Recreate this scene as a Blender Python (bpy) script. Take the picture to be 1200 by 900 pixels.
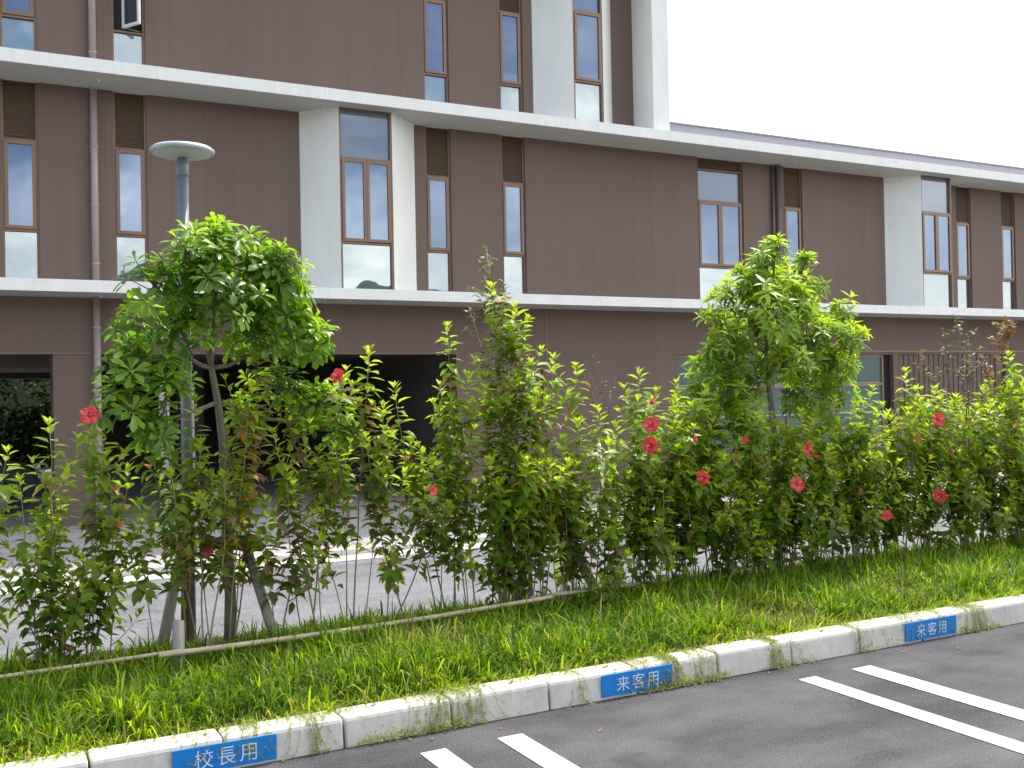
import bpy, math, random
import numpy as np
from mathutils import Vector, Matrix

for o in list(bpy.data.objects):
    bpy.data.objects.remove(o, do_unlink=True)
SC = bpy.context.scene
COL = SC.collection
R = math.radians

# ------------------------------------------------------------------ camera
cam_data = bpy.data.cameras.new("camera")
cam = bpy.data.objects.new("camera", cam_data)
COL.objects.link(cam)
yaw, pitch, roll = R(27.937), R(0.506), R(-1.1126)
F = Vector((math.sin(yaw)*math.cos(pitch), math.cos(yaw)*math.cos(pitch), math.sin(pitch)))
R0 = Vector((math.cos(yaw), -math.sin(yaw), 0)); U0 = R0.cross(F)
Rv = R0*math.cos(roll)+U0*math.sin(roll); Uv = -R0*math.sin(roll)+U0*math.cos(roll)
M3 = Matrix((Rv, Uv, -F)).transposed()
cam.matrix_world = Matrix.Translation((0, 0, 1.78)) @ M3.to_4x4()
cam_data.sensor_width = 36.0
cam_data.lens = 36.0*1210.6/1200.0
cam_data.clip_start = 0.05
cam_data.clip_end = 2000
SC.camera = cam

# ------------------------------------------------------------------ sky, sun, exposure
SUN_EL, SUN_AZ = R(62), R(58)          # azimuth measured from +Y (north) towards +X (east)
W = bpy.data.worlds.new("World"); SC.world = W; W.use_nodes = True
nt = W.node_tree; nt.nodes.clear()
def N(t, typ, **kw):
    n = t.nodes.new(typ)
    for k, v in kw.items(): setattr(n, k, v)
    return n
out = N(nt, 'ShaderNodeOutputWorld'); bg = N(nt, 'ShaderNodeBackground'); bg.inputs[1].default_value = 0.12
sky = N(nt, 'ShaderNodeTexSky', sky_type='NISHITA', sun_disc=False, sun_elevation=SUN_EL, sun_rotation=SUN_AZ,
        air_density=1.2, dust_density=1.0, ozone_density=1.5)
tc = N(nt, 'ShaderNodeTexCoord')
mp = N(nt, 'ShaderNodeMapping'); mp.inputs['Scale'].default_value = (1.6, 1.6, 3.2); mp.inputs['Location'].default_value = (3.1, 0.4, 0.2)
nz = N(nt, 'ShaderNodeTexNoise'); nz.inputs['Scale'].default_value = 1.15; nz.inputs['Detail'].default_value = 8; nz.inputs['Roughness'].default_value = 0.56
cr = N(nt, 'ShaderNodeValToRGB'); cr.color_ramp.elements[0].position = 0.44; cr.color_ramp.elements[1].position = 0.62
# hazy bright cloud bank over the sun's half of the sky
dot = N(nt, 'ShaderNodeVectorMath', operation='DOT_PRODUCT'); dot.inputs[1].default_value = (math.sin(SUN_AZ), math.cos(SUN_AZ), 0.25)
hz = N(nt, 'ShaderNodeMapRange'); hz.inputs[1].default_value = -0.05; hz.inputs[2].default_value = 0.5
mx = N(nt, 'ShaderNodeMath', operation='MAXIMUM')
sxyz = N(nt, 'ShaderNodeSeparateXYZ'); low = N(nt, 'ShaderNodeMapRange'); low.inputs[1].default_value = 0.26; low.inputs[2].default_value = 0.02; low.inputs[3].default_value = -0.06; low.inputs[4].default_value = 0.10
addn = N(nt, 'ShaderNodeMath', operation='ADD')
mixc = N(nt, 'ShaderNodeMixRGB')
nz2 = N(nt, 'ShaderNodeTexNoise'); nz2.inputs['Scale'].default_value = 4.2; nz2.inputs['Detail'].default_value = 6; nz2.inputs['Roughness'].default_value = 0.55
ctone = N(nt, 'ShaderNodeValToRGB'); ctone.color_ramp.elements[0].position = 0.36; ctone.color_ramp.elements[1].position = 0.62
ctone.color_ramp.elements[0].color = (8.6, 9.0, 9.6, 1); ctone.color_ramp.elements[1].color = (16.2, 15.6, 14.4, 1)
nt.links.new(mp.outputs[0], nz2.inputs['Vector']); nt.links.new(nz2.outputs[0], ctone.inputs[0]); nt.links.new(ctone.outputs[0], mixc.inputs[2])
L = nt.links.new
L(tc.outputs['Generated'], mp.inputs[0]); L(mp.outputs[0], nz.inputs['Vector']); L(tc.outputs['Generated'], sxyz.inputs[0]); L(sxyz.outputs[2], low.inputs[0]); L(nz.outputs[0], addn.inputs[0]); L(low.outputs[0], addn.inputs[1]); L(addn.outputs[0], cr.inputs[0])
L(tc.outputs['Generated'], dot.inputs[0]); L(dot.outputs['Value'], hz.inputs[0])
L(cr.outputs[0], mx.inputs[0]); L(hz.outputs[0], mx.inputs[1]); L(mx.outputs[0], mixc.inputs[0])
L(sky.outputs[0], mixc.inputs[1]); L(mixc.outputs[0], bg.inputs[0]); L(bg.outputs[0], out.inputs[0])

sd = bpy.data.lights.new("sun", 'SUN'); sd.energy = 2.4; sd.angle = R(1.0); sd.color = (1.0, 0.955, 0.87)
sun = bpy.data.objects.new("sun", sd); COL.objects.link(sun)
sdir = Vector((math.sin(SUN_AZ)*math.cos(SUN_EL), math.cos(SUN_AZ)*math.cos(SUN_EL), math.sin(SUN_EL)))
sun.rotation_euler = sdir.to_track_quat('Z', 'Y').to_euler(); sun.location = (10, 10, 30)
vs = SC.view_settings
vs.view_transform = 'Standard'; vs.look = 'None'; vs.exposure = 1.0; vs.gamma = 1.0; vs.use_curve_mapping = False
SC.cycles.max_bounces = 8; SC.cycles.transparent_max_bounces = 8

# ------------------------------------------------------------------ materials
MATS = {}
def mat(name):
    m = bpy.data.materials.new(name); m.use_nodes = True
    t = m.node_tree; b = t.nodes['Principled BSDF']; MATS[name] = m
    return m, t, b
def setp(b, col=None, rough=None, metal=None, spec=None):
    if col is not None: b.inputs['Base Color'].default_value = (*col, 1)
    if rough is not None: b.inputs['Roughness'].default_value = rough
    if metal is not None: b.inputs['Metallic'].default_value = metal
    if spec is not None: b.inputs['Specular IOR Level'].default_value = spec
def objco(t, scale=(1, 1, 1)):
    c = N(t, 'ShaderNodeTexCoord'); m = N(t, 'ShaderNodeMapping'); m.inputs['Scale'].default_value = scale
    t.links.new(c.outputs['Object'], m.inputs[0]); return m.outputs[0]
def noise(t, vec, scale, detail=5, rough=0.6):
    n = N(t, 'ShaderNodeTexNoise'); n.inputs['Scale'].default_value = scale; n.inputs['Detail'].default_value = detail; n.inputs['Roughness'].default_value = rough
    t.links.new(vec, n.inputs['Vector']); return n.outputs[0]
def ramp(t, fac, stops, interp='LINEAR'):
    r = N(t, 'ShaderNodeValToRGB'); cr = r.color_ramp; cr.interpolation = interp
    while len(cr.elements) < len(stops): cr.elements.new(0.5)
    for e, (p, c) in zip(cr.elements, stops):
        e.position = p; e.color = (*c, 1) if len(c) == 3 else c
    t.links.new(fac, r.inputs[0]); return r.outputs[0]
def mixcol(t, fac, a, b, mode='MIX'):
    m = N(t, 'ShaderNodeMixRGB', blend_type=mode)
    for k, v in ((0, fac), (1, a), (2, b)):
        if hasattr(v, 'is_linked'): t.links.new(v, m.inputs[k])
        else: m.inputs[k].default_value = v if k == 0 else (*v, 1)
    return m.outputs[0]
def bump(t, b, height, strength=0.3, dist=0.01):
    n = N(t, 'ShaderNodeBump'); n.inputs['Strength'].default_value = strength; n.inputs['Distance'].default_value = dist
    t.links.new(height, n.inputs['Height']); t.links.new(n.outputs[0], b.inputs['Normal'])
def simple(name, col, rough=0.5, metal=0.0, spec=0.5, var=0.0, vscale=6.0):
    m, t, b = mat(name); setp(b, col, rough, metal, spec)
    if var > 0:
        v = noise(t, objco(t), vscale, 6, 0.65)
        c = ramp(t, v, [(0.25, tuple(x*(1-var) for x in col)), (0.75, tuple(min(1, x*(1+var)) for x in col))])
        t.links.new(c, b.inputs['Base Color'])
    return m

def mk_wall(name, col):
    m, t, b = mat(name); setp(b, col, 0.62, 0, 0.3)
    v = objco(t)
    sx = N(t, 'ShaderNodeSeparateXYZ'); t.links.new(v, sx.inputs[0])
    # vertical ribs of the siding
    mu = N(t, 'ShaderNodeMath', operation='MULTIPLY'); mu.inputs[1].default_value = 2*math.pi/0.055; t.links.new(sx.outputs[0], mu.inputs[0])
    si = N(t, 'ShaderNodeMath', operation='SINE'); t.links.new(mu.outputs[0], si.inputs[0])
    # panel joints every 1.02 m
    mo = N(t, 'ShaderNodeMath', operation='PINGPONG'); mo.inputs[1].default_value = 0.51; t.links.new(sx.outputs[0], mo.inputs[0])
    lt = N(t, 'ShaderNodeMath', operation='LESS_THAN'); lt.inputs[1].default_value = 0.006; t.links.new(mo.outputs[0], lt.inputs[0])
    fl = N(t, 'ShaderNodeMath', operation='DIVIDE'); fl.inputs[1].default_value = 1.02; t.links.new(sx.outputs[0], fl.inputs[0])
    fr = N(t, 'ShaderNodeMath', operation='ROUND'); t.links.new(fl.outputs[0], fr.inputs[0])
    wn = N(t, 'ShaderNodeTexWhiteNoise', noise_dimensions='1D'); t.links.new(fr.outputs[0], wn.inputs['W'])
    n1 = noise(t, objco(t, (6, 6, 0.5)), 1.0, 5, 0.6)
    c = ramp(t, n1, [(0.3, tuple(x*0.9 for x in col)), (0.7, tuple(x*1.1 for x in col))])
    c = mixcol(t, 0.5, c, ramp(t, wn.outputs[0], [(0, tuple(x*0.92 for x in col)), (1, tuple(x*1.08 for x in col))]))
    n2 = noise(t, objco(t, (40, 40, 40)), 3.0, 3)
    c = mixcol(t, 0.16, c, ramp(t, n2, [(0.3, (0.03, 0.02, 0.02)), (0.7, tuple(x*1.9 for x in col))]))
    c = mixcol(t, lt.outputs[0], c, tuple(x*0.83 for x in col))
    t.links.new(c, b.inputs['Base Color'])
    bump(t, b, si.outputs[0], 0.14, 0.003)
    return m
M_wall = mk_wall("brown_siding", (0.176, 0.118, 0.095))
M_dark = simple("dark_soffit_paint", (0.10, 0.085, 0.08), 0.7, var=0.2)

def mk_white(name, col, rough=0.45, joint=0.84):
    m, t, b = mat(name); setp(b, col, rough, 0, 0.5)
    n = noise(t, objco(t, (1.2, 1.2, 0.35)), 2.5, 6, 0.7)
    c = ramp(t, n, [(0.25, tuple(x*0.9 for x in col)), (0.6, col)])
    n2 = noise(t, objco(t, (7, 7, 0.35)), 1.6, 6, 0.7)           # rain streaks
    c = mixcol(t, ramp(t, n2, [(0.55, (0, 0, 0)), (0.8, (0.22, 0.22, 0.22))]), c, (0.42, 0.41, 0.37))
    sx = N(t, 'ShaderNodeSeparateXYZ'); t.links.new(objco(t), sx.inputs[0])
    mo = N(t, 'ShaderNodeMath', operation='PINGPONG'); mo.inputs[1].default_value = 1.35; t.links.new(sx.outputs[0], mo.inputs[0])
    lt = N(t, 'ShaderNodeMath', operation='LESS_THAN'); lt.inputs[1].default_value = 0.006; t.links.new(mo.outputs[0], lt.inputs[0])
    c = mixcol(t, lt.outputs[0], c, tuple(x*joint for x in col))
    t.links.new(c, b.inputs['Base Color']); return m
M_white = mk_white("white_metal_cladding", (0.85, 0.845, 0.80))
M_panel = mk_white("white_bay_panel", (0.84, 0.845, 0.80), joint=0.94)
M_soffit = simple("soffit_shade_grey", (0.46, 0.46, 0.43), 0.6, var=0.06)  # overhang shade put into the colour, greyer than the white slabs
M_parapet = simple("grey_parapet_metal", (0.33, 0.32, 0.37), 0.45, 0.2, var=0.05)
M_frame = simple("bronze_aluminium", (0.235, 0.135, 0.088), 0.40, 0.2, var=0.08)
M_louver = simple("bronze_louver", (0.25, 0.165, 0.105), 0.45, 0.1)
M_pipe = simple("pinkish_grey_pipe", (0.40, 0.33, 0.32), 0.4, 0.0, var=0.08)
M_pipe2 = simple("brown_pipe", (0.16, 0.115, 0.11), 0.4)
M_lamp = simple("grey_lamp_paint", (0.17, 0.19, 0.23), 0.45, 0.2, var=0.1, vscale=14)
M_lamphead = simple("pale_lamp_metal", (0.40, 0.43, 0.44), 0.4, 0.2, var=0.12, vscale=9)
M_diff = simple("lamp_diffuser_white", (0.46, 0.48, 0.46), 0.5)

def mk_glass(name, body, refl, tint=(0.80, 0.86, 0.95)):
    m, t, b = mat(name)
    setp(b, body, 0.35, 0, 0.3)
    g = N(t, 'ShaderNodeBsdfGlossy'); g.inputs['Color'].default_value = (*tint, 1); g.inputs['Roughness'].default_value = 0.015
    mixs = N(t, 'ShaderNodeMixShader'); mixs.inputs[0].default_value = refl
    n = noise(t, objco(t, (1, 1, 1)), 1.3, 2)
    bp = N(t, 'ShaderNodeBump'); bp.inputs['Strength'].default_value = 0.05; bp.inputs['Distance'].default_value = 0.05
    t.links.new(n, bp.inputs['Height']); t.links.new(bp.outputs[0], g.inputs['Normal'])
    o = t.nodes['Material Output']
    t.links.new(b.outputs[0], mixs.inputs[1]); t.links.new(g.outputs[0], mixs.inputs[2]); t.links.new(mixs.outputs[0], o.inputs[0])
    return m
M_glass = mk_glass("window_glass", (0.045, 0.055, 0.075), 0.21, (0.56, 0.72, 1.0))
M_glass_low = mk_glass("spandrel_glass", (0.07, 0.095, 0.11), 0.29, (0.86, 0.96, 1.0))
M_glass_top = mk_glass("transom_glass", (0.11, 0.13, 0.16), 0.14, (0.75, 0.85, 1.0))
M_glass_gf = mk_glass("frosted_blind_glass", (0.105, 0.155, 0.15), 0.05)
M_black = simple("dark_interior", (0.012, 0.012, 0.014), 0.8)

# ground materials
def mk_asphalt(name, c0, c1, tint=1.0, big=0.35):
    m, t, b = mat(name); setp(b, c0, 0.86, 0, 0.25)
    v = objco(t)
    n1 = noise(t, v, 0.55, 6, 0.62)
    c = ramp(t, n1, [(0.3, c0), (0.72, c1)])
    n2 = noise(t, v, 95, 3, 0.7)
    c = mixcol(t, 0.62, c, ramp(t, n2, [(0.40, tuple(x*0.30 for x in c0)), (0.50, c0), (0.60, tuple(x*2.2 for x in c1))]))
    n4 = noise(t, objco(t, (0.85, 1.5, 1)), 1.1, 5, 0.6)      # soft paler and darker bands, stretched along X
    c = mixcol(t, big*1.4, c, ramp(t, n4, [(0.36, tuple(x*0.42 for x in c0)), (0.66, tuple(x*1.75 for x in c1))]))
    n5 = noise(t, v, 2.3, 3, 0.5)
    c = mixcol(t, ramp(t, n5, [(0.60, (0, 0, 0)), (0.74, (0.5, 0.5, 0.5))]), c, tuple(x*0.4 for x in c0))
    t.links.new(c, b.inputs['Base Color'])
    n3 = noise(t, v, 85, 4, 0.7); bump(t, b, n3, 0.8, 0.007)
    return m
M_asph = mk_asphalt("parking_asphalt", (0.055, 0.051, 0.056), (0.086, 0.081, 0.087))
M_road = mk_asphalt("road_asphalt", (0.15, 0.15, 0.165), (0.19, 0.19, 0.205), big=0.2)
def mk_concrete(name, col, dirt=(0.16, 0.14, 0.11), amt=0.6):
    m, t, b = mat(name); setp(b, col, 0.85, 0, 0.25)
    v = objco(t); n1 = noise(t, v, 3.5, 7, 0.65)
    c = ramp(t, n1, [(0.28, tuple(x*0.8 for x in col)), (0.6, col)])
    n2 = noise(t, v, 9, 8, 0.75)
    f = ramp(t, n2, [(0.56, (0, 0, 0)), (0.72, (amt, amt, amt))])
    c = mixcol(t, f, c, dirt)
    n5 = noise(t, objco(t, (9, 9, 1.6)), 2.2, 6, 0.7)
    c = mixcol(t, ramp(t, n5, [(0.5, (0, 0, 0)), (0.75, (amt*.55, amt*.55, amt*.55))]), c, tuple(x*1.4 for x in dirt))
    n3 = noise(t, v, 90, 3); c = mixcol(t, 0.2, c, ramp(t, n3, [(0.3, tuple(x*0.6 for x in col)), (0.7, tuple(min(1, x*1.25) for x in col))]))
    t.links.new(c, b.inputs['Base Color']); bump(t, b, n3, 0.25, 0.004)
    return m
M_kerb = mk_concrete("kerb_concrete", (0.63, 0.605, 0.55), dirt=(0.20, 0.165, 0.12), amt=0.8)
M_kerb2 = mk_concrete("far_kerb_concrete", (0.60, 0.58, 0.53), amt=0.35)
M_soil = mk_concrete("soil", (0.075, 0.055, 0.036), (0.03, 0.035, 0.012), 0.7)
M_ground = mk_concrete("ground_dirt", (0.16, 0.15, 0.12))
def mk_paint(name, col):
    m, t, b = mat(name); setp(b, col, 0.7, 0, 0.3)
    v = objco(t); n = noise(t, v, 60, 5, 0.7); n2 = noise(t, v, 4, 5, 0.7)
    c = ramp(t, n, [(0.36, tuple(x*0.22 for x in col)), (0.47, col)])
    c = mixcol(t, ramp(t, n2, [(0.42, (0, 0, 0)), (0.75, (0.6, 0.6, 0.6))]), c, tuple(x*0.62 for x in col))
    t.links.new(c, b.inputs['Base Color']); return m
M_line = mk_paint("white_road_paint", (0.66, 0.66, 0.63))
def mk_paver():
    m, t, b = mat("grey_brick_pavers"); setp(b, (0.2, 0.19, 0.19), 0.85)
    v = objco(t)
    br = N(t, 'ShaderNodeTexBrick'); br.inputs['Scale'].default_value = 1.0
    br.inputs['Brick Width'].default_value = 0.2; br.inputs['Row Height'].default_value = 0.1; br.inputs['Mortar Size'].default_value = 0.006
    br.inputs['Color1'].default_value = (0.34, 0.315, 0.315, 1); br.inputs['Color2'].default_value = (0.42, 0.39, 0.385, 1); br.inputs['Mortar'].default_value = (0.17, 0.16, 0.15, 1)
    t.links.new(v, br.inputs['Vector'])
    n = noise(t, v, 1.2, 6, 0.6)
    c = mixcol(t, 0.35, br.outputs[0], ramp(t, n, [(0.3, (0.2, 0.19, 0.19)), (0.7, (0.46, 0.43, 0.42))]))
    t.links.new(c, b.inputs['Base Color']); bump(t, b, br.outputs[1], 0.3, 0.004); return m
M_paver = mk_paver()
M_blue = simple("blue_sign_plate", (0.006, 0.20, 0.60), 0.35, var=0.06)
M_signwhite = simple("sign_white", (0.72, 0.74, 0.76), 0.4)
M_wpole = simple("white_painted_steel", (0.78, 0.78, 0.76), 0.45)
M_palemetal = simple("pale_galvanised_steel", (0.36, 0.38, 0.37), 0.5, 0.3, var=0.1)
def mk_wood(name, c0, c1, sc=(14, 14, 1.5)):
    m, t, b = mat(name); setp(b, c0, 0.85, 0, 0.2)
    n = noise(t, objco(t, sc), 2.2, 7, 0.7); t.links.new(ramp(t, n, [(0.3, c0), (0.7, c1)]), b.inputs['Base Color']); bump(t, b, n, 0.5, 0.006); return m
M_log = mk_wood("weathered_log", (0.26, 0.23, 0.21), (0.42, 0.38, 0.35))
M_brownlog = mk_wood("brown_stained_post", (0.085, 0.05, 0.028), (0.17, 0.10, 0.06))
M_redlog = mk_wood("red_brown_crossbar", (0.16, 0.06, 0.03), (0.28, 0.12, 0.06))
M_bamboo = mk_wood("dry_bamboo", (0.34, 0.27, 0.17), (0.58, 0.49, 0.36), (3, 20, 20))
M_bark = mk_wood("grey_bark", (0.13, 0.105, 0.08), (0.27, 0.23, 0.185))
M_stem = mk_wood("hibiscus_stem", (0.22, 0.185, 0.10), (0.42, 0.37, 0.23))
M_cane = mk_wood("pale_cane", (0.36, 0.30, 0.24), (0.55, 0.48, 0.42))

def mk_leaf(name, stops, trans=0.42, rough=0.42, spec=0.5, tcol=(1.15, 1.25, 0.45)):
    m, t, b = mat(name); setp(b, (0.06, 0.12, 0.02), rough, 0, spec)
    a = N(t, 'ShaderNodeAttribute'); a.attribute_name = 'age'
    c = ramp(t, a.outputs['Fac'], stops)
    t.links.new(c, b.inputs['Base Color'])
    tr = N(t, 'ShaderNodeBsdfTranslucent')
    tcm = mixcol(t, 1.0, c, tcol, 'MULTIPLY'); 
    ad = mixcol(t, 1.0, tcm, tcm, 'ADD'); t.links.new(ad, tr.inputs['Color'])
    ms = N(t, 'ShaderNodeMixShader'); ms.inputs[0].default_value = trans
    o = t.nodes['Material Output']
    t.links.new(b.outputs[0], ms.inputs[1]); t.links.new(tr.outputs[0], ms.inputs[2]); t.links.new(ms.outputs[0], o.inputs[0])
    return m
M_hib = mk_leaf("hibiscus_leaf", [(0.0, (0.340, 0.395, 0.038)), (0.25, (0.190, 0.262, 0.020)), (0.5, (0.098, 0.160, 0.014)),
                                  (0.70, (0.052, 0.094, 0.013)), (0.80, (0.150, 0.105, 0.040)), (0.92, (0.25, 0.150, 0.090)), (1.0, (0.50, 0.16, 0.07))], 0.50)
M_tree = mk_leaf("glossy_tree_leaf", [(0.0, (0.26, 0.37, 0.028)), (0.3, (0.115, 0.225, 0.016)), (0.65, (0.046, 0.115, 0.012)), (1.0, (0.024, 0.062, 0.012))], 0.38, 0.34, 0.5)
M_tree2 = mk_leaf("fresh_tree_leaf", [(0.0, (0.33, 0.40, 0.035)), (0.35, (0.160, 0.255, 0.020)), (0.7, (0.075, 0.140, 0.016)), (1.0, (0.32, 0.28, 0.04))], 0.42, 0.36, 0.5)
M_sap = mk_leaf("sapling_leaf", [(0.0, (0.16, 0.17, 0.05)), (0.5, (0.06, 0.085, 0.035)), (0.8, (0.17, 0.085, 0.045)), (1.0, (0.34, 0.17, 0.06))], 0.35)
M_grass = mk_leaf("grass_blade", [(0.0, (0.330, 0.400, 0.022)), (0.3, (0.148, 0.238, 0.009)), (0.65, (0.056, 0.128, 0.006)), (0.85, (0.022, 0.064, 0.008)), (1.0, (0.38, 0.30, 0.13))], 0.40, 0.5, 0.3, (1.1, 1.2, 0.4))
M_weed = mk_leaf("creeping_weed", [(0.0, (0.30, 0.33, 0.06)), (0.5, (0.17, 0.23, 0.035)), (1.0, (0.33, 0.27, 0.12))], 0.35, 0.5, 0.3)
M_bg = mk_leaf("evergreen_leaf", [(0.0, (0.040, 0.070, 0.015)), (0.5, (0.022, 0.045, 0.011)), (1.0, (0.011, 0.024, 0.008))], 0.12, 0.6, 0.2)
M_petal = mk_leaf("red_petal", [(0.0, (0.72, 0.040, 0.060)), (0.5, (0.80, 0.120, 0.140)), (1.0, (0.30, 0.006, 0.012))], 0.22, 0.55, 0.2, (0.5, 0.35, 0.35))
M_stamen = simple("stamen_yellow", (0.75, 0.35, 0.12), 0.6)
M_dead = mk_leaf("dead_leaf", [(0.0, (0.20, 0.12, 0.06)), (1.0, (0.33, 0.21, 0.12))], 0.2, 0.8, 0.2, (0.8, .7, .6))

# ------------------------------------------------------------------ mesh helpers
class MB:
    def __init__(s): s.v = []; s.f = []; s.smooth = []
    def add(s, vs_, fs_, smooth=False):
        o = len(s.v); s.v.extend([tuple(p) for p in vs_]); s.f.extend([tuple(i+o for i in f) for f in fs_]); s.smooth.extend([smooth]*len(fs_)); return s
    def box(s, x0, x1, y0, y1, z0, z1, bv=0.0):
        if bv <= 0:
            return s.add([(x0, y0, z0), (x1, y0, z0), (x1, y1, z0), (x0, y1, z0), (x0, y0, z1), (x1, y0, z1), (x1, y1, z1), (x0, y1, z1)],
                  [(0, 3, 2, 1), (4, 5, 6, 7), (0, 1, 5, 4), (1, 2, 6, 5), (2, 3, 7, 6), (3, 0, 4, 7)])
        # chamfered top edges
        return s.add([(x0, y0, z0), (x1, y0, z0), (x1, y1, z0), (x0, y1, z0), (x0, y0, z1-bv), (x1, y0, z1-bv), (x1, y1, z1-bv), (x0, y1, z1-bv),
                      (x0+bv, y0+bv, z1), (x1-bv, y0+bv, z1), (x1-bv, y1-bv, z1), (x0+bv, y1-bv, z1)],
                     [(0, 3, 2, 1), (8, 9, 10, 11), (0, 1, 5, 4), (1, 2, 6, 5), (2, 3, 7, 6), (3, 0, 4, 7), (4, 5, 9, 8), (5, 6, 10, 9), (6, 7, 11, 10), (7, 4, 8, 11)])
    def prism(s, poly, z0, z1):
        n = len(poly)
        return s.add([(x, y, z0) for x, y in poly]+[(x, y, z1) for x, y in poly],
                     [tuple(reversed(range(n))), tuple(range(n, 2*n))]+[(i, (i+1) % n, n+(i+1) % n, n+i) for i in range(n)])
    def tube(s, path, rad, n=6, cap=True):
        path = [Vector(p) for p in path]; k = len(path); vs_ = []
        if not hasattr(rad, '__len__'): rad = [rad]*k
        ref = None
        for i, p in enumerate(path):
            d = (path[min(i+1, k-1)]-path[max(i-1, 0)])
            d = d.normalized() if d.length > 1e-9 else Vector((0, 0, 1))
            if ref is None: ref = d.orthogonal().normalized()
            a = (ref - d*ref.dot(d)); a = a.normalized() if a.length > 1e-6 else d.orthogonal().normalized(); ref = a; b = d.cross(a)
            for j in range(n):
                th = 2*math.pi*j/n; vs_.append(p+(a*math.cos(th)+b*math.sin(th))*rad[i])
        fs_ = [(i*n+j, i*n+(j+1) % n, (i+1)*n+(j+1) % n, (i+1)*n+j) for i in range(k-1) for j in range(n)]
        if cap: fs_ += [tuple(reversed(range(n))), tuple(range((k-1)*n, k*n))]
        return s.add(vs_, fs_, True)
    def lathe(s, prof, c=(0, 0, 0), n=32):
        k = len(prof)
        vs_ = [(c[0]+r*math.cos(2*math.pi*j/n), c[1]+r*math.sin(2*math.pi*j/n), c[2]+z) for r, z in prof for j in range(n)]
        fs_ = [(i*n+j, i*n+(j+1) % n, (i+1)*n+(j+1) % n, (i+1)*n+j) for i in range(k-1) for j in range(n)]
        fs_ += [tuple(reversed(range(n))), tuple(range((k-1)*n, k*n))]
        return s.add(vs_, fs_, True)
    def build(s, name, m, parent=None, loc=None):
        me = bpy.data.meshes.new(name); me.from_pydata(s.v, [], s.f); me.materials.append(m)
        me.polygons.foreach_set('use_smooth', s.smooth); me.update()
        return link(me, name, parent)
def link(me, name, parent=None):
    o = bpy.data.objects.new(name, me); COL.objects.link(o)
    if parent is not None:
        o.parent = parent
        if parent.type == 'EMPTY' or parent.parent: o.matrix_parent_inverse = parent_inv(parent)
        else: o.matrix_parent_inverse = parent_inv(parent)
    return o
def parent_inv(p):
    m = Matrix.Identity(4); q = p
    chain = []
    while q is not None: chain.append(q); q = q.parent
    for q in reversed(chain): m = m @ (q.matrix_parent_inverse @ q.matrix_basis)
    return m.inverted()
def empty(name, loc, label, cat, group=None):
    o = bpy.data.objects.new(name, None); COL.objects.link(o); o.location = loc; o.empty_display_size = 0.1
    return tag(o, label, cat, group)
def tag(o, label=None, cat=None, group=None, kind=None):
    if label: o['label'] = label
    if cat: o['category'] = cat
    if group: o['group'] = group
    if kind: o['kind'] = kind
    return o
def struct(o): o['kind'] = 'structure'; return o

def fast_mesh(name, V, loops, totals, m, parent=None, age=None, smooth=True):
    me = bpy.data.meshes.new(name)
    me.vertices.add(len(V)); me.vertices.foreach_set('co', np.ascontiguousarray(V, dtype=np.float32).ravel())
    me.loops.add(len(loops)); me.loops.foreach_set('vertex_index', np.ascontiguousarray(loops, dtype=np.int32))
    me.polygons.add(len(totals)); st = np.concatenate([[0], np.cumsum(totals)[:-1]]).astype(np.int32)
    me.polygons.foreach_set('loop_start', st)
    me.polygons.foreach_set('use_smooth', np.full(len(totals), smooth, dtype=bool))
    me.materials.append(m); me.update(calc_edges=True)
    if age is not None:
        at = me.attributes.new('age', 'FLOAT', 'POINT'); at.data.foreach_set('value', np.ascontiguousarray(age, dtype=np.float32))
    return link(me, name, parent)

# leaf templates: (x along, y across, z up) ; faces
def leaf_tpl(shape):
    if shape == 'ovate': xs = (0, .30, .65, 1); ws = (0, .5, .36, 0)
    elif shape == 'obovate': xs = (0, .42, .78, 1); ws = (0, .30, .5, 0)
    else: xs = (0, .3, .7, 1); ws = (0, .5, .4, 0)
    zc = (0, .03, -.02, -.16)
    v = [(xs[0], 0, 0), (xs[1], 0, zc[1]-.04), (xs[2], 0, zc[2]-.04), (xs[3], 0, zc[3]),
         (xs[1], ws[1], zc[1]+.05), (xs[2], ws[2], zc[2]+.04), (xs[1], -ws[1], zc[1]+.05), (xs[2], -ws[2], zc[2]+.04)]
    f = [(0, 1, 4), (1, 2, 5, 4), (2, 3, 5), (0, 6, 1), (1, 6, 7, 2), (2, 7, 3)]
    return np.array(v), f
class Leaves:
    def __init__(s, shape): s.tv, s.tf = leaf_tpl(shape); s.P = []; s.D = []; s.U = []; s.L = []; s.Wd = []; s.A = []; s.Z = []
    def add(s, p, d, up, l, w, a, curl=1.0):
        s.P.append(tuple(p)); s.D.append(tuple(d)); s.U.append(tuple(up)); s.L.append(l); s.Wd.append(w); s.A.append(min(1, max(0, a))); s.Z.append(curl)
    def build(s, name, m, parent, kind=None):
        P = np.array(s.P); D = np.array(s.D); U = np.array(s.U); l = np.array(s.L)[:, None]; w = np.array(s.Wd)[:, None]; z = np.array(s.Z)[:, None]
        D = D/np.linalg.norm(D, axis=1, keepdims=True); Y = np.cross(U, D); Y /= (np.linalg.norm(Y, axis=1, keepdims=True)+1e-9); Z = np.cross(D, Y)
        tv = s.tv
        V = P[:, None, :] + D[:, None, :]*(tv[None, :, 0:1]*l[:, None]) + Y[:, None, :]*(tv[None, :, 1:2]*w[:, None]) + Z[:, None, :]*(tv[None, :, 2:3]*(l*z)[:, None])
        n, k = len(P), len(tv)
        base = (np.arange(n)*k)[:, None]
        lp = np.array([i for f in s.tf for i in f]); tt = np.array([len(f) for f in s.tf])
        loops = (base+lp[None]).ravel(); tot = np.tile(tt, n)
        return fast_mesh(name, V.reshape(-1, 3), loops, tot, m, parent, np.repeat(np.array(s.A), k))
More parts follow.
